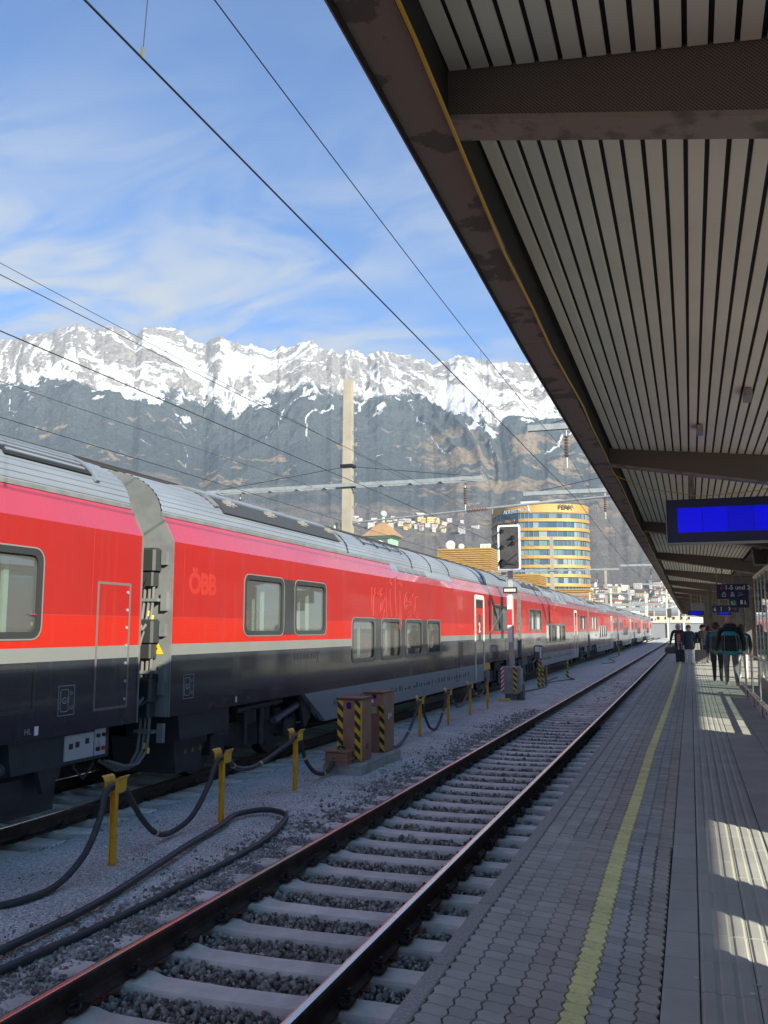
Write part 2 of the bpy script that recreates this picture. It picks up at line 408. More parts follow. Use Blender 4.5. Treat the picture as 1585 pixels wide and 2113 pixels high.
def track(label, cx, y0, y1, near, clips, back, rail_far):
    t = thing('railway_track', label, 'railway track', (cx, 0, 0), 0, 'tracks of the station')
    rm = rail_mesh(back, rail_far, 60)
    for s in (-.7535, .7535): link('rail', rm, t, (s, 0, 0))
    k0 = math.ceil((y0 - SL_Y0)/SL_P); k1 = int((y1 - SL_Y0)/SL_P)
    far = MB(); cnt = 0
    for k in range(k0, k1):
        y = SL_Y0 + k*SL_P
        if cnt < 300 and y < near:
            o = link('sleeper', SL_ME[k % 5], t, (random.uniform(-.012,.012), y + random.uniform(-.012,.012), random.uniform(-.004,.003)), random.uniform(-.006,.006))
            cnt += 1
            if y < clips:
                for s in (-.7535, .7535):
                    for q in (-1, 1):
                        c = link('rail_clip', CLIP_ME, o, (s + q*0.105, 0, -.150)); c.rotation_euler = (0, 0, 0 if q < 0 else PI)
        else: far.box(-1.3, 1.3, y-.10, y+.10, -.3, -.185)
    if far.v: tag(far.build('far_sleepers', M_conc, t), kind='stuff')
    return t
track('empty railway track beside the platform edge', TRK, 1.2, 190, 120, 22, -6, 200)
track('railway track under the red train', TRT, 4, 200, 26, 16, -30, 260)

# ---- loose ballast stones
M_stone = mat('ballast_stone', (0.215,0.21,0.18), 0.9, col2=(0.37,0.365,0.315), scale=9, bump=0.3, bscale=80, rand=0.55)
_b = bmesh.new(); bmesh.ops.create_icosphere(_b, subdivisions=1, radius=1.0); _b.verts.ensure_lookup_table()
ICO_V = np.array([v.co[:] for v in _b.verts]); ICO_F = np.array([[v.index for v in f.verts] for f in _b.faces]); _b.free()
STONES = []
for k in range(16):
    r = np.random.default_rng(k); V = ICO_V*(1 + r.uniform(-.42,.32,(len(ICO_V),1)))
    V = V*r.uniform(.50,1.25,(1,3)); STONES.append(V)
def stones(name, P, S, m=None, parent=None):
    n = len(P); a = RNG.uniform(0, 2*PI, n); b = RNG.uniform(0, 2*PI, n)
    ca, sa, cb, sb = np.cos(a), np.sin(a), np.cos(b), np.sin(b)
    Rm = np.zeros((n,3,3)); Rm[:,0,0]=ca; Rm[:,0,1]=-sa*cb; Rm[:,0,2]=sa*sb; Rm[:,1,0]=sa; Rm[:,1,1]=ca*cb; Rm[:,1,2]=-ca*sb; Rm[:,2,1]=sb; Rm[:,2,2]=cb
    base = np.stack(STONES)[RNG.integers(0, 16, n)]
    V = np.einsum('nij,nkj->nki', Rm, base)*np.asarray(S)[:,None,None] + np.asarray(P)[:,None,:]
    nv = len(ICO_V); F = (ICO_F[None] + (np.arange(n)*nv)[:,None,None]).reshape(-1,3)
    me = bpy.data.meshes.new(name); me.vertices.add(n*nv); me.vertices.foreach_set('co', V.ravel())
    nf = len(F); me.loops.add(nf*3); me.loops.foreach_set('vertex_index', F.ravel().astype(np.int32))
    me.polygons.add(nf); me.polygons.foreach_set('loop_start', np.arange(0, nf*3, 3, dtype=np.int32)); me.polygons.foreach_set('loop_total', np.full(nf, 3, dtype=np.int32))
    me.update(calc_edges=True); me.materials.append(m or M_stone)
    return tag(link(name, me, parent), kind='stuff')
def scatter(n, x0, x1, y0, y1, z, dz, s0, s1, avoid=True, cxs=TRK):
    x = RNG.uniform(x0, x1, n); y = RNG.uniform(y0, y1, n); s = s0*.8 + (s1*1.25-s0*.8)*RNG.random(n)**1.7
    if avoid:
        ph = np.abs(((y - SL_Y0 + SL_P/2) % SL_P) - SL_P/2); on = (ph < .145) & (np.abs(x - cxs) < 1.29)
        rl = np.abs(np.abs(x - cxs) - .7535) < .085
        k = ~on & ~rl; x, y, s = x[k], y[k], s[k]
        ph = ph[k]
        zz = z + RNG.uniform(-dz, dz, len(x)) - 0.010*(ph < .19)
    else: zz = np.full(len(x), z) + RNG.uniform(-dz, dz, len(x))
    return np.stack([x, y, zz], 1), s
A = [scatter(25000, -4.25, -1.22, 2.4, 9.5, -.219, .020, .012, .026), scatter(19000, -4.25, -1.22, 9.5, 24, -.222, .020, .018, .032),
     scatter(9000, -4.25, -1.22, 24, 46, -.243, .02, .03, .05)]
P = np.concatenate([a[0] for a in A]); S = np.concatenate([a[1] for a in A])
tag(stones('ballast_stones', P, S), 'loose grey ballast stones between the sleepers of the near track', 'ballast')
B = []
for y0, y1, n, s0, s1 in ((2.5, 10, 5200, .012, .026), (10, 26, 4200, .015, .032)):
    x = -3.95 - np.abs(RNG.normal(0, .30, n)); y = RNG.uniform(y0, y1, n)
    zb = np.interp(x, [-6.8,-4.75,-4.45,-4.15,-3.95], [-.15,-.148,-.168,-.182,-.21])
    B.append((np.stack([x, y, zb + .003], 1), RNG.uniform(s0, s1, n)))
P = np.concatenate([a[0] for a in B]); S = np.concatenate([a[1] for a in B])
tag(stones('shoulder_stones', P, S), 'grey ballast stones spilling onto the fine gravel beside the near rail', 'ballast')
x = np.concatenate([RNG.uniform(-6.7, -4.5, 5200), -6.55 - np.abs(RNG.normal(0, .12, 2600))]); y = RNG.uniform(4.5, 22, len(x))
zb = np.interp(x, [-7.1,-6.8,-6.6,-6.2,-5.4,-4.75], [-.29,-.28,-.20,-.16,-.135,-.15])
tag(stones('path_pebbles', np.stack([x, y, zb], 1), np.where(x < -6.5, RNG.uniform(.012,.03,len(x)), RNG.uniform(.005,.012,len(x)))),
    'pebbles scattered over the fine gravel path between the tracks', 'gravel')

# ---- platform
M_pcore = mat('platform_joint_sand', (0.035,0.033,0.03), 0.95, col2=(0.07,0.065,0.055), scale=8)
M_pave = mat('paver_concrete', (0.355,0.365,0.32), 0.82, col2=(0.48,0.49,0.43), scale=3.2, detail=8, lo=.3, hi=.7, bump=0.35, bscale=160, rand=0.14, bdist=0.004)
M_paveb = mat('paver_concrete_warm', (0.39,0.37,0.315), 0.82, col2=(0.47,0.445,0.38), scale=3.2, detail=8, lo=.3, hi=.7, bump=0.35, bscale=160, rand=0.12, bdist=0.004)
M_paved = mat('paver_concrete_cool', (0.345,0.365,0.35), 0.8, col2=(0.49,0.51,0.485), scale=3.2, detail=8, lo=.3, hi=.7, bump=0.35, bscale=160, rand=0.16, bdist=0.004)
M_yell = mat('paver_yellow_paint', (0.88,0.86,0.36), 0.75, col2=(0.60,0.59,0.34), scale=34, detail=6, lo=.53, hi=.72, bump=0.3, bscale=160, rand=0.10, bdist=0.004)
M_kerb = mat('kerb_granite', (0.30,0.295,0.275), 0.85, col2=(0.48,0.47,0.44), scale=60, detail=3, lo=.45, hi=.7, bump=0.25, bscale=120, rand=0.06, bdist=0.004)
M_slab = mat('slab_concrete', (0.395,0.40,0.35), 0.8, col2=(0.485,0.49,0.43), scale=2.5, detail=8, lo=.3, hi=.7, bump=0.2, bscale=140, rand=0.06, bdist=0.004)
M_wallp = mat('platform_wall_concrete', (0.24,0.235,0.22), 0.9, col2=(0.34,0.33,0.31), scale=3, bump=.3, bscale=30)
PF_END = 150.0
pl = MB(); pl.box(-1.14, 7.3, -6, PF_END, -.42, PLZ-.016, 0)
plat = tag(pl.build('platform', [M_pcore]), kind='structure')
wl_ = MB(); wl_.box(-1.165, -1.141, -6, PF_END, -.42, PLZ-.09); wl_.build('platform_wall', M_wallp, plat)
kb = MB(); kb.cbox(-1.238, -1.146, 0.003, 0.995, PLZ-.22, PLZ+.001, .008)
kme = kb.mesh('kerb_stone', M_kerb)
for k in range(-5, int(PF_END)): link('kerb_stone', kme, plat, (0, k+.35, random.uniform(-.0015,.0015)))

COLS = [-1.142, -1.022, -.902, -.782, -.682, -.576, -.470, -.375, -.280, -.190]
COL_M = [M_pave, M_pave, M_pave, M_paveb, M_paveb, M_yell, M_paved, M_pave, M_paveb]
PW = 0.1
def ydx(y): return float(np.interp(y, [0,3.9,4.9,7.1,9,12.2,16,24.4,40,150], [.0,0,-.007,-.028,-.022,-.032,-.008,.03,.02,.02]))
CW = [0,.15,.4,.75,.95,1,1,.7,.35,0]
def paver_poly(w, l, A=.0105, B=.0085, n=5, gap=.0035):
    pts = []
    for k in range(n): t = k/n; pts.append((w*t, A*math.sin(2*PI*t)))
    for k in range(n): t = k/n; pts.append((w + B*math.sin(2*PI*t), l*t))
    for k in range(n): t = 1-k/n; pts.append((w*t, l + A*math.sin(2*PI*t)))
    for k in range(n): t = 1-k/n; pts.append((B*math.sin(2*PI*t), l*t))
    cx, cy = w/2, l/2
    return [(cx+(x-cx)*(1-2*gap/w), cy+(y-cy)*(1-2*gap/l)) for x, y in pts]
def paver_mesh(w, l, m):
    p = paver_poly(w, l); q = [(w/2+(x-w/2)*.95, l/2+(y-l/2)*.94) for x, y in p]; n = len(p); mb = MB()
    vs = [(x,y,-.02) for x,y in p] + [(x,y,-.0035) for x,y in p] + [(x,y,0) for x,y in q]
    fs = []
    for i in range(n):
        j = (i+1) % n; fs += [(i,j,n+j,n+i),(n+i,n+j,2*n+j,2*n+i)]
    fs.append(tuple(2*n+i for i in range(n)))
    return mb.add(vs, fs).mesh('paver', m)
cnt_p = cnt_y = 0
PM = {}
for c in range(9):
    PM[c] = paver_mesh(COLS[c+1]-COLS[c], PW, COL_M[c])
far_p = {}
r = 0; y = 1.2
while y < 46:
    for c in range(9):
        x0 = COLS[c] + CW[c]*ydx(y); z = PLZ + random.uniform(-.0022, .0018)
        yel = c == 5
        if yel and cnt_y < 300 and y > 3.0:
            link('yellow_paver', PM[c], plat, (x0, y, z)); cnt_y += 1; continue
        if not yel and cnt_p < 300 and y > 3.4:
            link('paver', PM[c], plat, (x0, y, z)); cnt_p += 1; continue
        x1 = COLS[c+1] + CW[c+1]*ydx(y)
        key = COL_M[c].name; mb = far_p.setdefault(key, (MB(), COL_M[c]))[0]
        if y < 24: q = [(x0+px, y+py) for px, py in paver_poly(x1-x0, PW, n=5, gap=.0045)]
        else: q = [(x0+.004,y+.004),(x1-.004,y+.004),(x1-.004,y+PW-.004),(x0+.004,y+PW-.004)]
        n = len(q); vs = [(a,b,z-.02) for a,b in q] + [(a,b,z) for a,b in q]
        fs = [(i,(i+1)%n,n+(i+1)%n,n+i) for i in range(n)] + [tuple(n+i for i in range(n))]
        mb.add(vs, fs)
    y += PW
while y < PF_END:
    for c in range(9):
        x0 = COLS[c] + CW[c]*ydx(y); x1 = COLS[c+1] + CW[c+1]*ydx(y)
        far_p[COL_M[c].name][0].box(x0+.004, x1-.004, y+.004, min(y+.8,PF_END)-.004, PLZ-.02, PLZ)
    y += .8
for k, (mb, m) in far_p.items(): tag(mb.build('far_pavers', m, plat, fix=False), kind='stuff')

# smooth slabs, ribbed tactile tiles, plain slabs to the right
sb = MB(); sb.cbox(.002, .158, .003, .397, -.03, 0, .004); sme = sb.mesh('slab', M_slab)
tb = MB(); tb.box(.002,.238,.003,.397,-.03,-.005)
for k in range(3): tb.prism([(.008+k*.079,-.005),(.018+k*.079,.001),(.062+k*.079,.001),(.072+k*.079,-.005)], 'y', .003, .397)
tme = tb.mesh('tactile_tile', M_slab)
bb = MB(); bb.cbox(.003,.397,.003,.397,-.03,0,.004); bme = bb.mesh('slab', M_slab)
for k in range(0, 110):
    yy = 1.2 + k*.4
    link('slab', sme, plat, (-.186, yy, PLZ+random.uniform(-.001,.001)))
    for j in range(2): link('tactile_tile', tme, plat, (-.024+j*.24, yy+.0, PLZ+random.uniform(-.001,.001)))
rest = MB()
for k in range(0, 62):
    yy = 1.2 + k*.4
    for j in range(2): link('slab', bme, plat, (.46+j*.40, yy, PLZ+random.uniform(-.0012,.0012)))
for k in range(0, int((PF_END-1.2)/.4)):
    yy = 1.2 + k*.4
    if k >= 110:
        rest.box(-.182,-.028,yy+.003,yy+.397,PLZ-.03,PLZ)
        for j in range(2): rest.box(-.022+j*.24,.212+j*.24,yy+.003,yy+.397,PLZ-.03,PLZ)
    if k >= 62:
        for j in range(2): rest.box(.463+j*.4,.857+j*.4,yy+.003,yy+.397,PLZ-.03,PLZ)
    for j in range(15): rest.box(1.263+j*.4,1.657+j*.4,yy+.003,yy+.397,PLZ-.03,PLZ)
tag(rest.build('far_slabs', M_slab, plat, fix=False), kind='stuff')
gm = MB(); rs_ = random.Random(12)
for k in range(150):
    gx, gy, gr = rs_.uniform(-.95, 1.1), 3.4 + 18*rs_.random()**1.6, rs_.uniform(.006, .014); a0 = rs_.uniform(0, 6)
    gm.add([(gx+gr*(.7+.5*rs_.random())*math.cos(a0+i*PI/4), gy+gr*(.7+.5*rs_.random())*math.sin(a0+i*PI/4), PLZ+.0035) for i in range(8)], [tuple(range(8))])
tag(gm.build('gum_spots', mat('chewing_gum', (0.55,0.55,0.53), .7, rand=.35), plat, fix=False), kind='stuff')
# ================================================================== MOUNTAIN
RIDGE_PX = [(-260,790),(-120,760),(0,705),(60,695),(110,685),(160,670),(185,682),(230,678),(280,687),(300,678),(345,675),(370,683),(395,700),(420,711),
            (435,705),(455,697),(480,710),(510,713),(560,717),(600,716),(640,707),(670,720),(700,728),(720,725),(760,730),(800,722),(850,738),
            (890,746),(920,742),(945,733),(980,743),(1040,748),(1090,748),(1180,752),(1300,770),(1450,800),(1700,850),(2000,900)]
_f = 1850.0; _p = math.radians(7.407); _s = math.radians(18.729)
_F = np.array([-math.sin(_s)*math.cos(_p), math.cos(_s)*math.cos(_p), math.sin(_p)]); _R = np.array([math.cos(_s), math.sin(_s), 0]); _U = np.cross(_R, _F)
def px_dir(x, y): return _F + _R*(x-792.5)/_f + _U*(1056.5-y)/_f
def px_az(x, y):
    d = px_dir(x, y); return math.degrees(math.atan2(d[0], d[1])), d[2]/math.hypot(d[0], d[1])
_RA = np.array([px_az(*q) for q in RIDGE_PX])
def smooth(a, b, x): t = np.clip((x-a)/(b-a), 0, 1); return t*t*(3-2*t)
def skew(az, r): return .62*(np.maximum(r, 2900+.35*(r-2900))-4400)*np.sin(az*.33+.8) + 120*np.sin(r/310.+az*.5)
def terrain(az, r):
    """az in degrees from the track direction (positive right), r metres; -> height, fields"""
    T = np.interp(az, _RA[:,0], _RA[:,1])
    T = T + 0.010*(ridged(az*1.15+40, az*0+3.3, 4)-0.55) * 1.0
    Rr = 5250 + 500*(fbm(az*.18+5, az*0+1.5, 3)-.5)
    r0 = 1150.0
    u = (r-r0)/(Rr-r0); uc = np.clip(u, 0, 1)
    gfun = np.interp(uc, [0,.08,.2,.35,.5,.65,.8,.92,1], [0,.10,.25,.40,.53,.67,.815,.93,1])
    h = r*(0.004 + (T-0.004)*gfun)
    X = np.sin(np.radians(az))*r; Y = np.cos(np.radians(az))*r
    wx = 260*(fbm(X/700+3, Y/700, 4)-.5)
    # spurs and gullies that run downhill (towards the viewer)
    lat = np.radians(az)*4000 + wx + skew(az, r)
    ribs = ridged(lat/620+2.2, r/2600+.7, 2, .5)
    ribs2 = ridged(lat/210+7.1, r/900+2.4, 3, .5)
    rock = ridged(X/150+wx/90, Y/150, 5, .55)
    top = smooth(.5, .85, uc); edge = smooth(1.0, .80, uc); mid = smooth(.02, .3, uc)
    low = .14+.86*smooth(.42, .74, uc)
    h = h + mid*edge*low*(150*(ribs-.6)) + mid*edge*low*(70*(ribs2-.55))*(.2+.8*top) + (9*mid+75*top)*(rock-.62)*(.25+.75*edge)
    ribs3 = ridged(lat/92+1.7, r/420+5.2, 4, .55)
    h = h + mid*(.08+.92*top)*(.35+.65*edge)*40*(ribs3-.6)
    h = h + 10*mid*(fbm(X/45, Y/45, 3)-.5)
    # behind the crest
    over = np.clip(u-1, 0, 1); h = h - over*2600
    return h, u, ribs, ribs2, rock, X, Y
def build_mountain():
    na, nr = 960, 450
    az = np.linspace(-56, 18, na); u = np.linspace(0, 1, nr)
    rr = 900 + (6300-900)*u**1.0
    A, Rg = np.meshgrid(az, rr)
    h, uu, ribs, ribs2, rock, X, Y = terrain(A, Rg)
    h = h*smooth(900, 1250, Rg) - 3*(1-smooth(900, 1000, Rg))
    Z = h
    tane = h/Rg
    Tn = np.interp(A, _RA[:,0], _RA[:,1])
    rel = tane/Tn
    # slope
    dzr = np.gradient(Z, rr, axis=0); dza = np.gradient(Z, axis=1)/(np.radians(az[1]-az[0])*Rg)
    slope = np.hypot(dzr, dza)
    n1 = fbm(X/420, Y/420, 5); n2 = fbm(X/90, Y/90, 4); gul = 1-ridged(np.radians(A)*4000/260+7.1+260*(fbm(X/700+3, Y/700, 4)-.5)/260, Rg/2600+2.4, 3, .5)
    line = .825 + .24*(ribs-.62) + .10*(ribs2-.58) + .06*(n1-.5) + .025*(n2-.5)
    dzl = np.gradient(dza, axis=1)
    snow = smooth(-.06, .018, rel - line)
    # long avalanche gullies reaching down through the forest
    latc = np.radians(A)*4000 + 260*(fbm(X/700+3, Y/700, 4)-.5) + 22*(fbm(X/60, Y/60, 3)-.5) + .5*skew(A, Rg)
    chute = np.abs(2*vnoise(latc/150+7.1, Rg/1700+2.4)-1)
    pick = smooth(.52, .60, vnoise(np.floor(A*.62+.2)*3.7+.5, A*0+.5))
    ch = smooth(.060, .028, chute)*smooth(line-.24, line-.15, rel+.06*(n1-.5))*smooth(.40, .48, fbm(latc/330+9, Rg/2500, 2))
    snow = np.maximum(snow, ch*.95)
    # snow fences / clearings: bright broken bits below the line
    clr = smooth(.63, .70, fbm(X/75+20, Y/75, 4))*smooth(line-.14, line-.03, rel)
    snow = np.maximum(snow, clr)
    # bare rock inside the snow: steep and sharp ground
    latw = np.radians(A)*4000 + 260*(fbm(X/700+3, Y/700, 4)-.5) + skew(A, Rg)
    r3 = ridged(latw/92+1.7, Rg/420+5.2, 4, .55)
    r4 = ridged(latw/38+3.1, Rg/260+1.2, 3, .6)
    thr = np.interp(rel, [.78,.86,.91,.96,1.0], [.72,.64,.56,.54,.565]) - .10*(fbm(X/230+8, Y/230, 3)-.5)*2
    bare = smooth(-.06, .06, .38*r3 + .30*r4 + .32*fbm(X/30+4, Y/34+2, 4, .65) + .10*(slope-.85) - thr)
    grass = smooth(.60, .68, fbm(X/48+60, Y/40+8, 5, .6))*smooth(.48,.60, fbm(X/300+2,Y/300,3))*smooth(.15,.3,rel)*smooth(.86,.6,rel)
    side = .85*smooth(-22, -12, A)*smooth(.40, .52, rel)*smooth(.80,.70,rel)*smooth(.42,.60,fbm(X/200+1, Y/170+3, 6, .62))   # the sunlit brown shoulder right of the middle
    grass = np.maximum(grass, side*.9)
    decid = smooth(.62, .30, rel + .3*(n1-.5))
    V = np.stack([X.ravel(), Y.ravel(), Z.ravel()], 1)
    idx = np.arange(na*nr).reshape(nr, na)
    F = np.stack([idx[:-1,:-1].ravel(), idx[:-1,1:].ravel(), idx[1:,1:].ravel(), idx[1:,:-1].ravel()], 1).astype(np.int32)
    me = bpy.data.meshes.new('mountain'); me.vertices.add(len(V)); me.vertices.foreach_set('co', V.ravel())
    nf = len(F); me.loops.add(nf*4); me.loops.foreach_set('vertex_index', F.ravel())
    me.polygons.add(nf); me.polygons.foreach_set('loop_start', np.arange(0, nf*4, 4, dtype=np.int32)); me.polygons.foreach_set('loop_total', np.full(nf, 4, dtype=np.int32))
    me.update(calc_edges=True)
    ca = me.color_attributes.new('cover', 'FLOAT_COLOR', 'POINT')
    ca.data.foreach_set('color', np.stack([snow.ravel(), bare.ravel(), grass.ravel(), decid.ravel()], 1).astype(np.float32).ravel())
    me.polygons.foreach_set('use_smooth', [True]*nf)
    m = bpy.data.materials.new('mountain_cover'); m.use_nodes = True
    N = m.node_tree.nodes; L = m.node_tree.links; b = N['Principled BSDF']; b.inputs['Roughness'].default_value = .95; b.inputs['Specular IOR Level'].default_value = .1
    at = N.new('ShaderNodeAttribute'); at.attribute_name = 'cover'; sp = N.new('ShaderNodeSeparateColor'); L.new(at.outputs['Color'], sp.inputs[0])
    gp = N.new('ShaderNodeNewGeometry')
    def noise(scale, detail, st=None, rough=.6):
        t = N.new('ShaderNodeTexNoise'); t.inputs['Scale'].default_value = scale; t.inputs['Detail'].default_value = detail; t.inputs['Roughness'].default_value = rough
        if st:
            mp = N.new('ShaderNodeMapping'); mp.inputs['Scale'].default_value = st; L.new(gp.outputs['Position'], mp.inputs[0]); L.new(mp.outputs[0], t.inputs['Vector'])
        else: L.new(gp.outputs['Position'], t.inputs['Vector'])
        return t.outputs[0]
    def rng(v, a, b2, c=0., d=1.):
        r = N.new('ShaderNodeMapRange'); r.interpolation_type = 'SMOOTHSTEP'
        for i, k in enumerate((a, b2, c, d)): r.inputs[i+1].default_value = k
        L.new(v, r.inputs[0]); return r.outputs[0]
    def mixc(f, a, b2):
        x = N.new('ShaderNodeMix'); x.data_type = 'RGBA'; L.new(f, x.inputs[0])
        for i, k in ((6, a), (7, b2)):
            if isinstance(k, tuple): x.inputs[i].default_value = (*k, 1)
            else: L.new(k, x.inputs[i])
        return x.outputs[2]
    def add(a, b2, s=1.0, o=0.0):
        q = N.new('ShaderNodeMath'); q.operation = 'MULTIPLY_ADD'; L.new(b2, q.inputs[0]); q.inputs[1].default_value = s; L.new(a, q.inputs[2]); return q.outputs[0]
    fine = noise(.06, 8, None, .7); fine2 = noise(.02, 4); tree = noise(.15, 5, (1,1,.45), .75); patch = noise(.006, 5)
    # forest, haze paleness put into its colours: dark conifers, browner leafless wood lower down, tone by stand
    con = mixc(rng(tree, .38, .62), (0.062,0.082,0.090), (0.150,0.178,0.180))
    dec = mixc(rng(tree, .38, .62), (0.16,0.148,0.135), (0.28,0.255,0.22))
    dsel = rng(add(at.outputs['Alpha'], patch, 1.6, 0), 1.05, 1.55)
    forest = mixc(dsel, con, dec)
    speck = noise(.30, 2, (1,1,.6), .5)
    forest = mixc(rng(speck, .56, .70, 0., .55), forest, (0.22,0.245,0.26))  # pale specks: snow dusting, plus crown highlights put into the colour
    gs = rng(add(sp.outputs[2], fine2, .9), .85, 1.15)
    forest = mixc(gs, forest, mixc(rng(fine, .4, .6), (0.25,0.20,0.145), (0.40,0.325,0.235)))
    rockc = mixc(rng(fine, .38, .62), (0.24,0.23,0.215), (0.46,0.44,0.41))
    bare_s = rng(add(sp.outputs[1], fine, .8), .82, 1.0)
    snowc = mixc(bare_s, (0.80,0.81,0.83), rockc)
    ss = rng(add(sp.outputs[0], add(fine, speck, .5), 1.0), 1.20, 1.36)
    L.new(mixc(ss, forest, snowc), b.inputs['Base Color'])
    bp = N.new('ShaderNodeBump'); bp.inputs['Strength'].default_value = .8; bp.inputs['Distance'].default_value = 14
    L.new(add(fine, tree, .6), bp.inputs['Height']); L.new(bp.outputs[0], b.inputs['Normal'])
    me.materials.append(m)
    return tag(link('mountain', me), kind='structure')
build_mountain()

# ---- haze
hz = MB(); hz.box(-7500, 5500, -300, 6600, -1.6, 1960)
hm = bpy.data.materials.new('haze_air'); hm.use_nodes = True; hN = hm.node_tree.nodes; hN.clear()
ho = hN.new('ShaderNodeOutputMaterial'); hv = hN.new('ShaderNodeVolumePrincipled')
hv.inputs['Color'].default_value = (0.70,0.84,1.0,1); hv.inputs['Density'].default_value = 6.8e-5; hv.inputs['Anisotropy'].default_value = 0.1
hm.node_tree.links.new(hv.outputs[0], ho.inputs['Volume'])
HAZE = True
if HAZE: tag(hz.build('haze', hm), 'thin pale winter haze filling the valley air', 'haze', kind='stuff')

# ---- houses on the hillside
M_hw = [mat('house_white', (0.60,0.58,0.54), .8), mat('house_cream', (0.66,0.58,0.42), .8), mat('house_grey', (0.50,0.49,0.47), .8), mat('house_yellow', (0.68,0.52,0.22), .8)]
M_hr = [mat('roof_brown', (0.16,0.10,0.075), .8), mat('roof_grey', (0.20,0.20,0.21), .8), mat('roof_red', (0.33,0.11,0.06), .8), mat('roof_snowy', (0.70,0.71,0.74), .9)]
M_hwin = mat('house_window', (0.06,0.07,0.085), .2, spec=.8)
def house_protos():
    out = []
    rs = random.Random(3)
    for k in range(10):
        w, d, h = rs.uniform(11,19), rs.uniform(9,13), rs.uniform(6,11); flat = k % 3 == 0
        wall = MB(); wall.box(-w/2,w/2,-d/2,d/2,-6,h)
        if not flat: wall.prism([(-d/2,h),(d/2,h),(0,h+d*.22)], 'x', -w/2, w/2)
        roof = MB()
        if flat: roof.box(-w/2-.4,w/2+.4,-d/2-.4,d/2+.4,h,h+.5)
        else:
            for s in (-1,1):
                roof.prism([(s*(d/2+.9),h-.45),(0,h+d*.22+.05),(0,h+d*.22+.5),(s*(d/2+.9),h+.05)], 'x', -w/2-.8, w/2+.8)
        win = MB(); nf = int(h//3); nw = int(w//3.2)
        for f in range(nf):
            for q in range(nw):
                x = -w/2 + (q+.5)*w/nw; win.box(x-.75,x+.75,-d/2-.06,-d/2+.05,f*3+.9,f*3+2.3)
        out.append((wall, roof, win))
    return out
HP = house_protos(); HME = []
for k, (a, b_, c) in enumerate(HP):
    HME.append([[a.mesh('wall', M_hw[j]) for j in range(4)], [b_.mesh('roof', M_hr[j]) for j in range(4)], c.mesh('windows', M_hwin)])
COLN = ['white','cream','grey','yellow']; ROFN = ['brown roof','grey roof','red roof','snowy roof']
def house_at(px, py, rs, big=1.0, force=None, where='', mid=0):
    # walk out along the view ray of this spot until it meets the slope
    d = px_dir(px, py); d = d/np.hypot(d[0], d[1]); azd = math.degrees(math.atan2(d[0], d[1]))
    rr = np.arange(1000, 4600, 8.0); h, *_ = terrain(np.full_like(rr, azd), rr); h = h*smooth(900,1250,rr)
    hit = np.nonzero(h >= CAM_Z + d[2]*rr)[0]
    if not len(hit): return
    r = rr[hit[0]]; z = h[hit[0]]
    k = rs.randrange(10); j = rs.choices(range(4), (6,2,1,1))[0] if force is None else force; q = rs.choices(range(4), (4,3,1.5,1.5))[0]
    rz = -math.radians(azd) + rs.uniform(-.6, .6)
    row = 'upper' if py < mid else 'lower'; sz = 'small' if big < .95 else 'larger'
    t = thing('hillside_house', f'{sz} {COLN[j]} house with {ROFN[q]} {where}, {row} row', 'house', (math.sin(math.radians(azd))*r, math.cos(math.radians(azd))*r, z), rz, 'houses on the hillside ' + where)
    t.scale = (big, big, big)
    link('wall', HME[k][0][j], t); link('roof', HME[k][1][q], t); link('windows', HME[k][2], t)
rs = random.Random(5)
for i in range(46):      # terrace of houses left of the round tower
    x = rs.triangular(655, 1000, 860); y = 1083 + (x-840)*.045 + rs.uniform(-12, 12)
    house_at(x, y, rs, rs.uniform(.8,1.25), where=('left end' if x < 780 else 'middle' if x < 900 else 'right end') + ' of the terrace by round tower', mid=1083+(x-840)*.045)
for x, y in ((866,1076),(886,1080)): house_at(x, y, rs, 1.9, 3, where='standing out among the terrace houses')
for i in range(86):      # village low on the slope beside the canopy
    x = rs.uniform(1195, 1408); y = rs.uniform(1208, 1268)
    house_at(x, y, rs, rs.uniform(.7,1.1), where='in the village ' + ('right of round tower' if x < 1265 else 'above the far coaches' if x < 1340 else 'beside the canopy edge'), mid=1238)
for i in range(16):
    x = rs.uniform(560, 700); y = rs.uniform(1088, 1120); house_at(x, y, rs, rs.uniform(.7,1.0), where='on lower slope left of concrete mast')

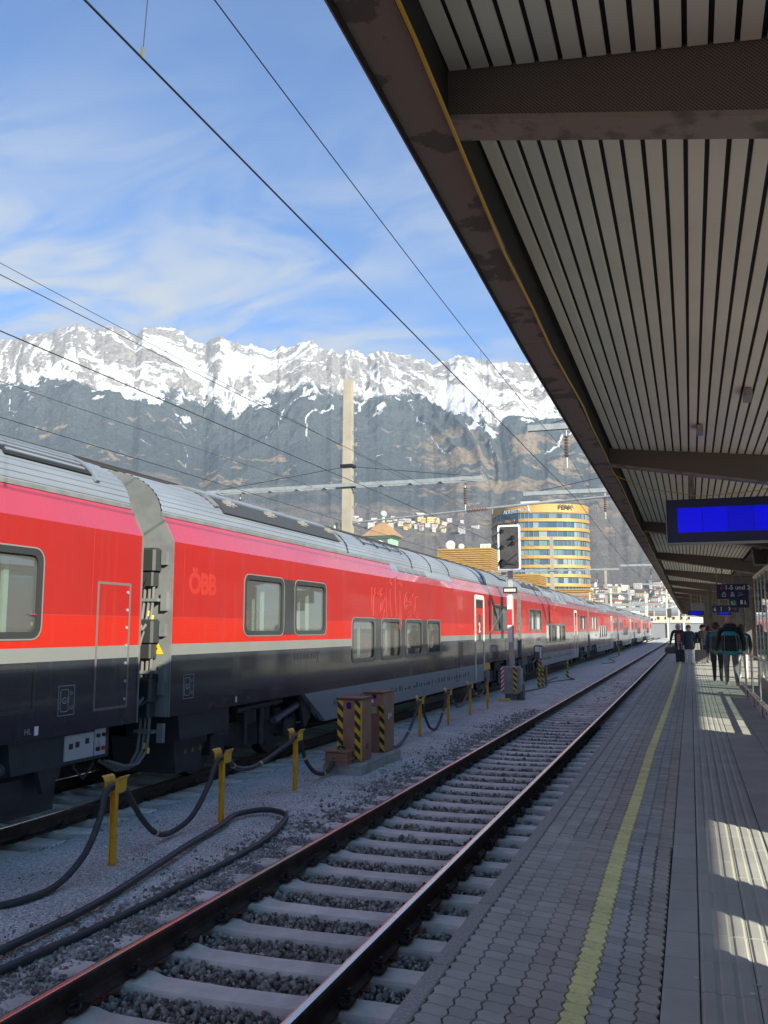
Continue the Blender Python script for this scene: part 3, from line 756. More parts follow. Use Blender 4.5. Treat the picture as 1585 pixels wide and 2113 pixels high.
# ================================================================== BUILDINGS IN TOWN
M_gold = mat('tower_gold_cladding', (0.43,0.25,0.07), .5, .2, col2=(0.50,0.30,0.095), scale=.6, stretch=(1,1,6))
M_tglass = [mat('tower_glass_blue', (0.06,0.11,0.16), .07, .0, spec=1.0), mat('tower_glass_teal', (0.13,0.22,0.22), .08, spec=1.0), mat('tower_glass_pale', (0.24,0.30,0.29), .15, spec=.9), mat('tower_glass_dark', (0.045,0.07,0.10), .06, spec=1.0)]
M_mull = mat('tower_mullion', (0.34,0.36,0.36), .5, .3)
M_cg = mat('concrete_roof', (0.42,0.41,0.39), .9)
def tower():
    HY = 330.0
    cx, cy = -0.1605*HY, HY + 10; ax, ay = 17.6, 20.0; H0, fl = 45.0, 3.32
    t = thing('round_tower', 'rounded golden tower with ribbon glass storeys and rooftop plant', 'tower', (cx, cy, -.4))
    rot = math.radians(18)
    def pt(a, k=1.0):
        n = 2.9; c, s = math.cos(a), math.sin(a)
        x = ax*k*math.copysign(abs(c)**(2/n), c); y = ay*k*math.copysign(abs(s)**(2/n), s)
        return (x*math.cos(rot)-y*math.sin(rot), x*math.sin(rot)+y*math.cos(rot))
    NS = 72
    def ringband(z0, z1, k, name, m, bulge=0):
        mb = MB(); P0 = [pt(2*PI*i/NS, k) for i in range(NS)]; P1 = [pt(2*PI*i/NS, k-.03) for i in range(NS)]
        ring_prism(mb, P0, P1, 'z', z0, z1); return mb.build(name, m, t)
    core = MB(); core.prism([pt(2*PI*i/NS, .955) for i in range(NS)], 'z', 0, H0+1.2); core.build('core', mat('tower_interior', (0.12,0.13,0.14), .8), t)
    tops = []
    z = H0 - 3.3
    ringband(z+2.2, H0+2.0, 1.0, 'parapet', M_gold)
    rs = random.Random(2)
    n = 0
    while z > 1:
        wz1 = z+2.2; wz0 = z + .0
        ringband(wz0-1.12, wz0, 1.012, 'spandrel_band', M_gold)
        if n < 11:
            st = n*72
            for i in range(NS):
                a0, a1 = 2*PI*(i+.04)/NS, 2*PI*(i+.96)/NS
                p0, p1 = pt(a0, .985), pt(a1, .985)
                mid = Vector(((p0[0]+p1[0])/2, (p0[1]+p1[1])/2))
                wp = mid.y
                if wp > 7: continue           # the far half is not glazed pane by pane
                w = rs.choices(range(4), (5,4,2,3))[0]
                q0, q1 = pt(a0, .965), pt(a1, .965)
                mb = MB(); mb.add([(*p0,wz0+.02),(*p1,wz0+.02),(*p1,wz1-.02),(*p0,wz1-.02),(*q0,wz0+.02),(*q1,wz0+.02),(*q1,wz1-.02),(*q0,wz1-.02)],
                                  [(0,1,2,3),(5,4,7,6),(0,3,7,4),(1,5,6,2),(3,2,6,7),(0,4,5,1)])
                if n*40 < 290: mb.build('window_pane', M_tglass[w], t)
        n += 1; z -= fl
    ml = MB()
    for i in range(NS):
        a = 2*PI*i/NS; p = pt(a, .99); q = pt(a, .96)
        if p[1] < 9: ml.bar((*p, 1), (*p, H0-1.2), .14, .14)
    ml.build('mullions', M_mull, t)
    rest = MB()
    for k in range(0, 14):
        zz = H0-3.3-fl*k
        if zz < 1: break
        ring_prism(rest, [pt(2*PI*i/36, .972) for i in range(36)], [pt(2*PI*i/36, .962) for i in range(36)], 'z', zz, zz+2.2)
    rest.build('glazing_ribbon', M_tglass[0], t)
    rf = MB(); rf.prism([pt(2*PI*i/NS, .94) for i in range(NS)], 'z', H0+1.2, H0+1.5); ro = rf.build('roof', M_cg, t)
    pm = MB(); pm.box(-6,1,-5,3,H0+1.5,H0+5.2); pm.box(3,9,-3,4,H0+1.5,H0+3.4); pm.build('rooftop_plant', mat('plant_room', (0.55,0.54,0.50), .7), t)
    ca = MB(); ca.bar((-15,-14,H0+2.2),(10,-10,H0+4.6),.35,.35); ca.bar((-15,-14,H0+2.2),(-15,-14,H0-.2),.3,.3); ca.bar((10,-10,H0+4.6),(14,-12,H0+2.2),.3,.3); ca.build('cleaning_rail', M_mull, t)
    # writing on the parapet
    p = pt(math.radians(268), 1.012); p2 = pt(math.radians(300), 1.02)
    a = math.atan2(pt(math.radians(288))[1]-pt(math.radians(278))[1], pt(math.radians(288))[0]-pt(math.radians(278))[0])
    def sign(s, ang, zz, size, m, name):
        base = Vector((*pt(math.radians(ang), 1.03), zz)); q = Vector((*pt(math.radians(ang+6), 1.03), zz)); d = q-base
        me = text_mesh(s, size, extrude=.12, bold=.03); me.materials.clear(); me.materials.append(m)
        o = link(name, me, t, base); o.rotation_euler = (PI/2, 0, math.atan2(d.y, d.x))
        return o
    sign('PEMA', 276, H0+.1, 2.3, mat('letter_dark', (0.05,0.04,0.03), .5), 'sign_letters')
    sp = MB(); b0 = Vector((*pt(math.radians(215), 1.02), 0)); b1 = Vector((*pt(math.radians(243), 1.022), 0))
    sp.bar((b0.x,b0.y,H0-2.1),(b1.x,b1.y,H0-2.1), .3, 4.6); sp.build('terrace_glazing', M_tglass[3], t)
    sign('ADLERS HOTEL', 219, H0-1.3, 1.9, mat('letter_white', (0.8,0.8,0.78), .5), 'sign_letters')
    return t
tower()

def louvre_block(name, label, x0, x1, y0, y1, z1, rows, windows=True):
    t = thing(name, label, 'building', ((x0+x1)/2, (y0+y1)/2, -.4)); w, d = x1-x0, y1-y0
    c = MB(); c.box(-w/2+.3,w/2-.3,-d/2+.3,d/2-.3,0,z1-.3); c.build('wall', mat('block_core', (0.30,0.19,0.07), .8), t)
    me = MB(); me.box(-w/2,w/2,-d/2,d/2,0,.42); me = me.mesh('slat', M_gold)
    for k in range(rows):
        z = z1 - .5 - k*.62
        if z > .5: link('slat', me, t, (0,0,z))
    r = MB(); r.box(-w/2+.2,w/2-.2,-d/2+.2,d/2-.2,z1-.32,z1-.1); r.build('roof', M_cg, t)
    if windows:
        wi = MB(); wi.box(-w/2-.05,w/2+.05,-d/2-.05,-d/2+1,z1-13,z1-10.4); wi.build('window_band', M_tglass[3], t)
    return t
lb = louvre_block('golden_block', 'square golden building clad in horizontal slats with roof dishes left of signal', -69, -53.2, 252, 266, 25.6, 26)
ds = MB()
for x, s in ((-4.8,1.5),(-1.5,.9)):
    ds.sphere((x,-4,25.6+s*.75), s, 14, 8, 0, (1,.35,1)); ds.bar((x,-4,25.2),(x,-4,26.2),.15,.15)
for x in (4,5,6.1): ds.box(x,x+.8,-3,-2,25.3,27.0)
ds.build('roof_dishes', mat('dish_white', (0.72,0.73,0.73), .5), lb)
louvre_block('golden_podium', 'long low golden building below the round tower behind the train', -66, -31, 300, 318, 15.5, 12)
louvre_block('golden_wing', 'golden wing with dark window band between square block and round tower', -60, -44, 282, 296, 19.5, 10)

def clock_house():
    Y = 178.0; t = thing('clock_turret', 'mint green clock turret with tiled pyramid roof and ball finial', 'clock tower', (-.3400*Y, Y, -.4))
    g1 = mat('mint_plaster', (0.30,0.52,0.36), .8); w = 2.5
    b = MB(); b.box(-w,w,-w,w,8,21.6); b.build('wall', g1, t)
    b = MB(); b.box(-w-.9,w+5.5,-w+.6,w+3,4,17.2); b.build('lower_wall', g1, t)
    for k in range(3):
        c = MB(); c.box(2.9+k*1.3,3.6+k*1.3,-1.0,0.4,17.2,18.4); c.build('parapet_post', g1, t)
    c = MB(); c.box(-w-.25,w+.25,-w-.25,w+.25,21.2,21.7); c.build('cornice', mat('mint_trim', (0.48,0.64,0.5), .8), t)
    r = MB(); e = w+1.1
    r.add([(-e,-e,21.6),(e,-e,21.6),(e,e,21.6),(-e,e,21.6),(-.9,-.9,24.3),(.9,-.9,24.3),(.9,.9,24.3),(-.9,.9,24.3),(0,0,25.0)],
          [(0,1,5,4),(1,2,6,5),(2,3,7,6),(3,0,4,7),(4,5,8),(5,6,8),(6,7,8),(7,4,8),(0,3,2,1)])
    ro = r.build('roof', mat('turret_tiles', (0.40,0.24,0.11), .8, col2=(0.30,0.20,0.12), scale=.8), t)
    f = MB(); f.cyl((0,0,24.8),(0,0,25.9),.35,n=10); f.sphere((0,0,26.5),.75,12,8); f.build('finial', mat('finial_green', (0.42,0.60,0.48), .5), ro)
    d = MB(); d.box(-1.85,1.85,-w-.12,-w+.05,17.5,20.9); fo = d.build('clock_panel', mat('clock_panel', (0.10,0.12,0.12), .6), t)
    d = MB(); d.cyl((0,-w-.13,19.2),(0,-w-.2,19.2),1.5,n=28); d.build('clock_face', mat('clock_white', (0.8,0.8,0.78), .6), fo)
    d = MB()
    for k in range(12):
        a = k*PI/6; d.bar((1.05*math.sin(a),-w-.24,19.2+1.05*math.cos(a)),(1.4*math.sin(a),-w-.24,19.2+1.4*math.cos(a)),.16,.05, up=(0,1,0))
    d.bar((0,-w-.26,19.2),(-.75,-w-.26,18.9),.2,.06,up=(0,1,0)); d.bar((0,-w-.27,19.2),(-.35,-w-.27,20.4),.14,.06,up=(0,1,0))
    d.build('clock_hands', mat('clock_black', (0.02,0.02,0.02), .5), fo)
clock_house()
ch = thing('chimney_stack', 'tall beige chimney with three thin black flues beside the green turret', 'chimney', (-66.2, 172, -.4))
b = MB(); b.box(-.75,.75,-.7,.7,6,22.0); b.box(-.95,.95,-.9,.9,21.9,22.4); b.build('shaft', mat('chimney_plaster', (0.50,0.44,0.33), .9), ch)
for k in (-1.9,-.8,.3):
    b = MB(); b.cyl((k-.6,0,20.6),(k-.6,0,24.2),.16,n=8); b.cyl((k-.6,0,23.6),(k-.6,0,24.3),.26,n=8); b.build('flue', mat('flue_black', (0.03,0.03,0.03), .5), ch)
# low town blocks at the foot of the slope, far along the line
def town_block(x, y, w, d, h, k, q, label):
    t = thing('town_house', label, 'house', (x, y, -.4), rs.uniform(-.2,.2), 'town buildings far along the line')
    b = MB(); b.box(-w/2,w/2,-d/2,d/2,0,h); b.build('wall', M_hw[k], t)
    b = MB()
    for s in (-1,1): b.prism([(s*(d/2+.6),h-.2),(0,h+d*.2),(0,h+d*.2+.4),(s*(d/2+.6),h+.2)], 'x', -w/2-.5, w/2+.5)
    b.prism([(-d/2,h),(d/2,h),(0,h+d*.2)], 'x', -w/2, w/2); b.build('roof', M_hr[q], t)
    for f in range(int(h//3.2)):
        for c in range(max(2, int(w//3.5))):
            xx = -w/2 + (c+.5)*w/max(2, int(w//3.5)); m = MB(); m.box(xx-.7,xx+.7,-d/2-.06,-d/2+.05,f*3.2+1,f*3.2+2.5); m.build('window', M_hwin, t)
spots = [(-92,620,30,15,15),(-60,640,26,14,13),(-44,590,22,13,12),(-30,660,30,14,14),(-14,600,20,12,11),(-2,640,26,14,12),(12,600,22,12,11),(30,640,26,14,13),
         (-75,760,34,15,16),(-50,800,30,14,15),(-24,780,28,14,14),(2,800,30,14,13),(26,780,28,14,13),(52,700,30,14,12),(-110,720,30,14,15),(-8,520,20,12,10),(18,500,22,12,9),(-36,500,20,12,10)]
for i, (x, y, w, d, h) in enumerate(spots):
    k = (0,2,0,1)[i % 4]; q = (i*3) % 4
    town_block(x, y, w, d, h, k, q, f'{COLN[k]} town house with {ROFN[q]} ' + ('far left of the track end' if x/y < -.09 else 'left of the track end' if x/y < -.05 else 'straight beyond the track end' if x/y < .0 else 'hidden partly by the passengers'))
# ================================================================== THE TRAIN
def paint(name, col, rough=.32, coat=.6, dirt=.13):
    m = mat(name, col, rough, coat=coat, spec=.35, col2=tuple(c*.86+.008 for c in col), scale=1.4, detail=6, lo=.35, hi=.75, rvar=.08, bump=.10, bscale=1.5, bdist=.03, stretch=(1,1,.35))
    N = m.node_tree.nodes; L = m.node_tree.links; b = N['Principled BSDF']; base = b.inputs['Base Color'].links[0].from_socket
    g = N.new('ShaderNodeNewGeometry'); mp = N.new('ShaderNodeMapping'); mp.inputs['Scale'].default_value = (1,7,.5); L.new(g.outputs['Position'], mp.inputs[0])
    t = N.new('ShaderNodeTexNoise'); t.inputs['Scale'].default_value = 1.0; t.inputs['Detail'].default_value = 9; t.inputs['Roughness'].default_value = .68; L.new(mp.outputs[0], t.inputs['Vector'])
    r = N.new('ShaderNodeMapRange'); r.inputs[1].default_value = .52; r.inputs[2].default_value = .80; r.inputs[4].default_value = dirt; L.new(t.outputs[0], r.inputs[0])
    x = N.new('ShaderNodeMix'); x.data_type = 'RGBA'; x.inputs[7].default_value = (.20,.165,.135,1); L.new(r.outputs[0], x.inputs[0]); L.new(base, x.inputs[6]); L.new(x.outputs[2], b.inputs['Base Color'])
    return m
M_red_up = paint('coach_red_upper', (0.355,0.014,0.010), .38, .15)
M_cove = paint('coach_red_cove_pink', (0.42,0.040,0.065), .28, 1.0)  # cove band paler and pinker than the side reds
M_red_lo = paint('coach_red_lower', (0.48,0.018,0.007), .38, .15)
M_grey = paint('coach_grey_band', (0.215,0.225,0.21), .4, .4)
M_dark = paint('coach_slate', (0.024,0.029,0.040), .22, .8, .10)
M_skirt = paint('coach_skirt_grey', (0.26,0.275,0.29), .4, .3)
M_roof = mat('coach_roof_grey', (0.29,0.325,0.36), .38, .25, col2=(0.24,0.27,0.30), scale=1.2, rvar=.1, bscale=2, stretch=(1,.3,1))
M_end = mat('coach_end_grey', (0.19,0.205,0.195), .5, col2=(0.15,0.16,0.155), scale=3)
M_blk = mat('underframe_black', (0.014,0.015,0.017), .6, col2=(0.03,0.028,0.027), scale=6, bump=.1)
M_udk = mat('underframe_slate', (0.030,0.034,0.040), .5, col2=(0.022,0.024,0.028), scale=4)
M_rub = mat('rubber_black', (0.012,0.012,0.013), .55)
M_frame = mat('window_frame_grey', (0.20,0.195,0.18), .5)
M_pillar = mat('window_pillar_dark', (0.035,0.037,0.038), .3, coat=.4)
M_pane = glass_mat('coach_glass', (0.80,0.84,0.81), 1.8, dust=.12)
M_int = mat('coach_interior', (0.62,0.61,0.58), .8); M_seat = mat('coach_seat', (0.16,0.04,0.045), .9); M_mint = mat('coach_partition_mint', (0.50,0.70,0.58), .5)
M_ochre = mat('letter_dim_red', (0.43,0.031,0.019), .4); M_outl = mat('letter_outline_pink', (0.47,0.080,0.065), .5)
M_pale = mat('marking_pale', (0.30,0.31,0.33), .6); M_white = mat('white_paint', (0.75,0.75,0.73), .5); M_darkred = mat('letter_dark_red', (0.055,0.018,0.022), .24, coat=.6)
M_cream = mat('door_frame_cream', (0.66,0.64,0.55), .4)
M_yel = mat('yellow_paint', (0.82,0.46,0.035), .45, col2=(0.68,0.36,0.03), scale=9, bump=.05)
M_cable = mat('cable_grey', (0.16,0.16,0.15), .5); M_ctag = mat('cable_tag_yellow', (0.75,0.66,0.08), .5)
M_alu = mat('aluminium_plate', (0.42,0.45,0.48), .45, .3)

HW = 1.43; CL = 25.02; PITCH = 25.70
Z0, Z_SK, Z1, Z2, Z3, Z4, Z5 = 1.00, .45, 1.785, 1.93, 2.275, 3.27, 3.64
WIN_UP = [(2.08,3.42),(3.93,5.27),(20.35,21.62),(21.92,23.18)]; WZ = (2.06,2.92)
WIN_LO = [(6.71,8.03),(8.52,9.85),(10.30,11.62),(12.15,13.38)]; LZ = (1.49,2.31)
DOOR = (17.55,19.25); DZ = (0.50,3.20)
def side_cells():
    """one long side of the body, local x = HW plane; windows and door left open; returns MB with mats"""
    ys = {0, CL}; zs = [Z0, LZ[0], Z1, Z2, WZ[0], Z3, LZ[1], WZ[1], DZ[1]-.0, Z4]
    for a, b in WIN_UP + WIN_LO + [DOOR]: ys.update((a, b))
    ys = sorted(ys); zs = sorted(set(zs)); mb = MB()
    for i in range(len(ys)-1):
        for j in range(len(zs)-1):
            y = (ys[i]+ys[i+1])/2; z = (zs[j]+zs[j+1])/2; hole = False
            for a, b in WIN_UP:
                if a < y < b and WZ[0] < z < WZ[1]: hole = True
            for a, b in WIN_LO:
                if a < y < b and LZ[0] < z < LZ[1]: hole = True
            if DOOR[0] < y < DOOR[1] and z < DZ[1]: hole = True
            if hole: continue
            mi = 0 if z > Z3 else 1 if z > Z2 else 2 if z > Z1 else 3
            mb.add([(HW,ys[i],zs[j]),(HW,ys[i+1],zs[j]),(HW,ys[i+1],zs[j+1]),(HW,ys[i],zs[j+1])], [(0,1,2,3)], mi)
    def reveal(a, b, z0, z1, d=.06):
        mb.add([(HW,a,z0),(HW,b,z0),(HW,b,z1),(HW,a,z1),(HW-d,a,z0),(HW-d,b,z0),(HW-d,b,z1),(HW-d,a,z1)], [(0,4,5,1),(1,5,6,2),(2,6,7,3),(3,7,4,0)], 4)
    for a, b in WIN_UP: reveal(a, b, *WZ)
    for a, b in WIN_LO: reveal(a, b, *LZ)
    reveal(*DOOR, Z0, DZ[1])
    return mb
def spline3(P, n=6):
    P = [Vector(p) for p in P]; Q = [P[0]*2-P[1]] + P + [P[-1]*2-P[-2]]; out = []
    for i in range(1, len(Q)-2):
        for k in range(n):
            u = k/n; a, b_, c, d = Q[i-1:i+3]
            out.append(.5*((2*b_) + (c-a)*u + (2*a-5*b_+4*c-d)*u*u + (3*b_-a-3*c+d)*u**3))
    return out + [P[-1]]
def coach_proto():
    t = thing('railway_coach', 'x', 'railway coach', (TRT, 0, 0), 0, 'coaches of the red double-deck train')
    # --- body shell: both sides, cove, ends
    mb = side_cells()
    for sgn in (-1,):
        n = len(mb.v); fs = list(zip(mb.f, mb.m))
        mb.v += [(-x,y,z) for x,y,z in mb.v]
        for f, m in fs: mb.f.append(tuple(i+n for i in reversed(f))); mb.m.append(m)
    CT = (1.235, Z5); CMID = (1.335, 3.455)
    for s in (-1, 1):
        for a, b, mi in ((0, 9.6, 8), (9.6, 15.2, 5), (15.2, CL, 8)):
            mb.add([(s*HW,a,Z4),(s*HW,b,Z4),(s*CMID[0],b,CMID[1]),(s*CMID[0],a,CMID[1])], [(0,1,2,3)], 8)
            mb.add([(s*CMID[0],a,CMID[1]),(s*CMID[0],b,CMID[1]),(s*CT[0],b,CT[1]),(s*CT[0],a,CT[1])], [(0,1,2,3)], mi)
    roofp = []
    for k in range(0, 15):
        a = k/14; x = CT[0]*math.cos(a*PI/2)**.85; z = CT[1] + (4.30-CT[1])*math.sin(a*PI/2)**1.0
        roofp.append((x, z))
    prof = [(HW,Z0),(HW,Z4),CMID,CT] + roofp[1:]
    full = prof + [(-x,z) for x,z in reversed(prof[:-1])]
    for y in (0.0, CL): mb.add([(x,y,z) for x,z in full], [tuple(range(len(full)))], 6)
    mb.add([(HW,0,Z0),(HW,CL,Z0),(-HW,CL,Z0),(-HW,0,Z0)], [(0,1,2,3)], 7)
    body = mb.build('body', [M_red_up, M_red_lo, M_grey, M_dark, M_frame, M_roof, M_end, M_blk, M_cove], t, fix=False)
    # edge trim at both ends
    for y in (.012, CL-.012):
        for s in (-1, 1):
            e = MB()
            for (xa, za), (xb, zb) in zip(prof[:4], prof[1:4]): e.bar((s*(xa+.002),y,za),(s*(xb+.002),y,zb),.03,.012, up=(0,1,0))
            e.build('end_trim', M_end, body)
    # --- roof with ribs
    r = MB(); pts = []
    for k in range(len(roofp)-1):
        (xa, za), (xb, zb) = roofp[k], roofp[k+1]
        dx, dz = xb-xa, zb-za; L_ = math.hypot(dx, dz); nx, nz = -dz/L_*-1, dx/L_*-1
        nx, nz = dz/L_, -dx/L_
        if nx < 0 and xa > .2: nx, nz = -nx, -nz
        if nz < 0: nx, nz = abs(nx), -nz
        pts += [(xa,za), (xa+dx*.62,za+dz*.62), (xa+dx*.68+nx*.008, za+dz*.68+nz*.008), (xa+dx*.94+nx*.008, za+dz*.94+nz*.008)]
    pts.append(roofp[-1]); P = pts + [(-x,z) for x,z in reversed(pts[:-1])]
    vs = [(x,y,z) for y in (0.02, CL-.02) for x,z in P]; n = len(P)
    fs = [(i, i+1, n+i+1, n+i) for i in range(n-1)]
    r.add(vs, fs); roof = r.build('roof', M_roof, t)
    for ya, yb in ((0,9.6),(15.2,CL)): g = MB(); g.bar((1.245,ya,Z5),(1.245,yb,Z5),.03,.05); g.build('roof_gutter', M_end, roof)
    def on_roof(a):      # a 0..1 along the arc, right hand side
        return Vector((CT[0]*math.cos(a*PI/2)**.85, 0, CT[1]+(4.30-CT[1])*math.sin(a*PI/2)))
    def roof_patch(mbx, a0, a1, y0, y1, lift, th, mi=0, n=5):
        vs = []
        for lf in (lift, lift+th):
            for k in range(n+1):
                a = a0+(a1-a0)*k/n; p = on_roof(a); q = on_roof(a+.01)-on_roof(a-.01); nn = Vector((q.z,0,-q.x)).normalized()
                if nn.z < 0: nn = -nn
                p = p + nn*lf
                vs += [(p.x,y0,p.z),(p.x,y1,p.z)]
        m = 2*(n+1); fs = []
        for k in range(n): fs += [(2*k,2*k+1,2*k+3,2*k+2),(m+2*k,m+2*k+2,m+2*k+3,m+2*k+1),(2*k,2*k+2,m+2*k+2,m+2*k),(2*k+1,m+2*k+1,m+2*k+3,2*k+3)]
        fs += [(0,m,m+1,1),(2*n,2*n+1,m+2*n+1,m+2*n)]
        mbx.add(vs, fs, mi)
    # raised hood with hinges
    h = MB(); roof_patch(h, .50, .98, 1.7, 6.6, .03, .03); ho = h.build('roof_hood', M_roof, t)
    h = MB(); roof_patch(h, .22, .50, 1.8, 6.5, .006, .03); h.build('hood_recess', mat('recess_dark', (0.045,0.048,0.05), .6), ho)
    h = MB(); roof_patch(h, .30, .99, 1.62, 1.72, .015, .03); roof_patch(h, .22, .99, 6.5, 6.60, .015, .04); h.build('hood_rim', M_end, ho)
    for y in (2.05, 3.5, 4.9, 6.2):
        q = MB(); p = on_roof(.40); q.box(p.x-.02,p.x+.06,y,y+.14,p.z+.0,p.z+.09); q.box(p.x-.02,p.x+.05,y+.18,y+.28,p.z-.02,p.z+.07); q.cyl((p.x+.05,y-.03,p.z+.03),(p.x+.05,y+.34,p.z+.03),.014,n=8); q.build('hinge', mat('hinge_beige', (0.34,0.33,0.29), .5, .3), ho)
    # louvred vent near the far end
    v = MB(); roof_patch(v, .30, .80, 22.9, 24.35, .014, .012); vo = v.build('roof_vent', mat('vent_dark', (0.02,0.022,0.025), .6), t)
    for k in range(6):
        q = MB(); a = .34+k*.07; roof_patch(q, a, a+.035, 22.95, 24.25, .026, .018, n=2); q.build('louvre', M_roof, vo)
    q = MB(); roof_patch(q, .22, .90, 24.35, 24.42, .01, .04); q.build('vent_rim', M_roof, vo)
    # solar-looking grid of seams and small grilles
    for k in range(4): sm = MB(); roof_patch(sm, .30, .75, 8.2+k*.9, 8.25+k*.9, .02, .012); sm.build('roof_seam', M_blk, roof)
    for k in range(3): sm = MB(); roof_patch(sm, .36+k*.15, .375+k*.15, 8.2, 10.95, .02, .010, n=1); sm.build('roof_seam', M_blk, roof)
    for y in (6.9, 11.4, 13.2, 15.1, 19.8): sm = MB(); roof_patch(sm, .0, .99, y, y+.05, .012, .012); sm.build('roof_seam', M_blk, roof)
    for k in range(4):
        q = MB(); q.obox((1.295,10.35+k*.62,3.545),(.012,.48,.15),Matrix.Rotation(-.49,3,'Y')); q.build('cove_grille', mat('grille_grey', (0.15,0.165,0.18), .6), t)
    # --- windows
    def window(a, b, z0, z1, name='window'):
        w = MB(); o_ = rrect(a-.035, b+.035, z0-.035, z1+.035, .13); i_ = rrect(a+.035, b-.035, z0+.035, z1-.035, .10)
        ring_prism(w, o_, i_, 'x', HW-.012, HW+.006); wo = w.build(name, M_pillar, t)
        p = MB(); p.prism(rrect(a+.02, b-.02, z0+.02, z1-.02, .1), 'x', HW-.030, HW-.024); p.build('pane', M_pane, wo)
        l = MB(); ring_prism(l, rrect(a-.05, b+.05, z0-.05, z1+.05, .145), rrect(a-.034, b+.034, z0-.034, z1+.034, .13), 'x', HW-.005, HW+.009); l.build('seal', M_frame, wo)
        d = MB(); d.box(HW-.30, HW-.26, b-.24, b-.17, z0+.03, z1-.03); d.box(HW-.5,HW-.46,b-.14,b-.115,z0+.03,z1-.03); d.build('curtain_edge', M_mint, wo)
        return wo
    for a, b in WIN_UP: window(a, b, *WZ)
    for a, b in WIN_LO: window(a, b, *LZ)
    for prs, (z0, z1) in ((WIN_UP[:2], WZ), (WIN_UP[2:], WZ), (WIN_LO, LZ)):
        for (a, b), (c, d) in zip(prs[:-1], prs[1:]):
            p = MB(); p.box(HW+.001, HW+.005, b+.036, c-.036, z0-.03, z1+.03); p.build('window_pillar', M_pillar, t)
    # --- interior seen through the panes
    it = MB(); it.box(-.25,-.22,.6,CL-.6,1.05,3.6); it.box(-.22,HW-.08,.6,CL-.6,1.05,1.09); it.box(-.22,HW-.1,.6,CL-.6,3.25,3.3); it.box(-.22,HW-.12,5.9,6.0,1.0,3.3); it.box(-.22,HW-.12,14.2,14.3,1.0,3.3)
    it.build('interior_wall', M_int, t)
    for y in list(np.arange(6.9, 13.4, 1.05)):
        s = MB(); s.cbox(.35,1.28,y,y+.13,1.1,2.02,.03); s.cbox(.35,1.28,y+.1,y+.55,1.1,1.42,.03); s.cbox(.45,.75,y-.01,y+.12,2.0,2.2,.03); s.build('seat', M_seat, t)
    for y in (2.5, 4.3, 20.7, 22.2):
        s = MB(); s.cbox(.45,1.25,y,y+.13,1.5,2.42,.03); s.cbox(.45,1.25,y+.1,y+.55,1.4,1.8,.03); s.build('seat', M_seat, t)
    # --- door
    d = MB(); ring_prism(d, rrect(DOOR[0]+.02, DOOR[1]-.32, DZ[0], DZ[1], .16), rrect(DOOR[0]+.15, DOOR[1]-.46, DZ[0]+.005, DZ[1]-.14, .08), 'x', HW-.05, HW+.012)
    do = d.build('door', M_cream, t)
    d = MB(); dl = DOOR[1]-.46; da = DOOR[0]+.15
    d.box(HW-.05,HW+.002,da,dl,1.93,DZ[1]-.13,0); d.box(HW-.05,HW+.002,da,dl,1.78,1.93,1); d.box(HW-.05,HW+.002,da,dl,Z0,1.78,2); d.box(HW-.05,HW+.002,da,dl,DZ[0]+.01,Z0,3)
    d.build('door_leaf', [M_red_lo, M_grey, M_dark, M_skirt], do)
    d = MB(); d.prism(rrect(da+.04, dl-.04, 2.78, 3.04, .04), 'x', HW-.002, HW+.008); d.build('door_display', mat('door_glass_top', (0.05,0.055,0.055), .1), do)
    d = MB(); d.prism(rrect(da+.36, dl-.36, 1.72, 2.58, .10), 'x', HW-.002, HW+.008); d.build('door_window', M_pillar, do)
    text('class_number', '2', .42, M_white, do, (HW+.010, da+.40, 2.02), extrude=.002, bold=.012)
    d = MB()
    for k in range(6): d.box(HW+.012,HW+.015,DOOR[0]+.06,DOOR[0]+.10,1.7+k*.14,1.78+k*.14)
    d.build('door_marks', M_red_lo, do)
    d = MB(); d.box(HW-.05,HW-.001,dl+.14,DOOR[1],Z2,DZ[1],0); d.box(HW-.05,HW-.001,dl+.14,DOOR[1],Z1,Z2,1); d.box(HW-.05,HW-.001,dl+.14,DOOR[1],Z0,Z1,2); d.box(HW-.05,HW-.001,DOOR[0],DOOR[0]+.02,Z0,DZ[1],2)
    d.build('door_pocket', [M_red_up, M_grey, M_dark], t)
    # --- service hatch at the far end
    hb = MB(); ring_prism(hb, [(24.15,1.20),(24.80,1.20),(24.80,2.67),(24.15,2.67)], [(24.18,1.23),(24.77,1.23),(24.77,2.64),(24.18,2.64)], 'x', HW-.005, HW+.004)
    hx = hb.build('service_hatch', mat('hatch_edge', (0.16,0.13,0.125), .5), t)
    for k in range(7):
        q = MB(); q.cyl((HW,24.735,1.3+k*.21),(HW+.012,24.735,1.3+k*.21),.018,n=8); q.build('hatch_bolt', M_alu, hx)
    q = MB(); ring_prism(q, [(22.5,1.28),(23.18,1.28),(23.18,1.76),(22.5,1.76)], [(22.54,1.32),(23.14,1.32),(23.14,1.72),(22.54,1.72)], 'x', HW, HW+.006); q.build('display_frame', M_pillar, t)
    # panel joints
    M_jt = mat('joint_pale_red', (0.40,0.035,0.03), .5)
    for y in (.30, 6.2, 14.2, 16.6, 24.05): j = MB(); j.box(HW+.0008,HW+.002,y,y+.008,Z3+.008,Z4-.01); j.build('panel_joint', M_jt, body)
    for ya, yb in ((0,WIN_UP[0][0]-.06),(5.33,WIN_LO[0][0]-.06),(13.45,17.5),(23.05,CL)): j = MB(); j.box(HW+.0008,HW+.002,ya,yb,Z3-.006,Z3+.006); j.build('panel_joint', M_jt, body)
    # --- writing
    text('railway_letters', 'ÖBB', .40, M_ochre, t, (HW+.002, .42, 2.61), extrude=.0015, bold=.016, space=.93)
    text('name_letters', 'railjet', 1.33, M_outl, t, (HW+.004, 7.75, 2.40), outline=.0065, shear=.0, space=1.12)
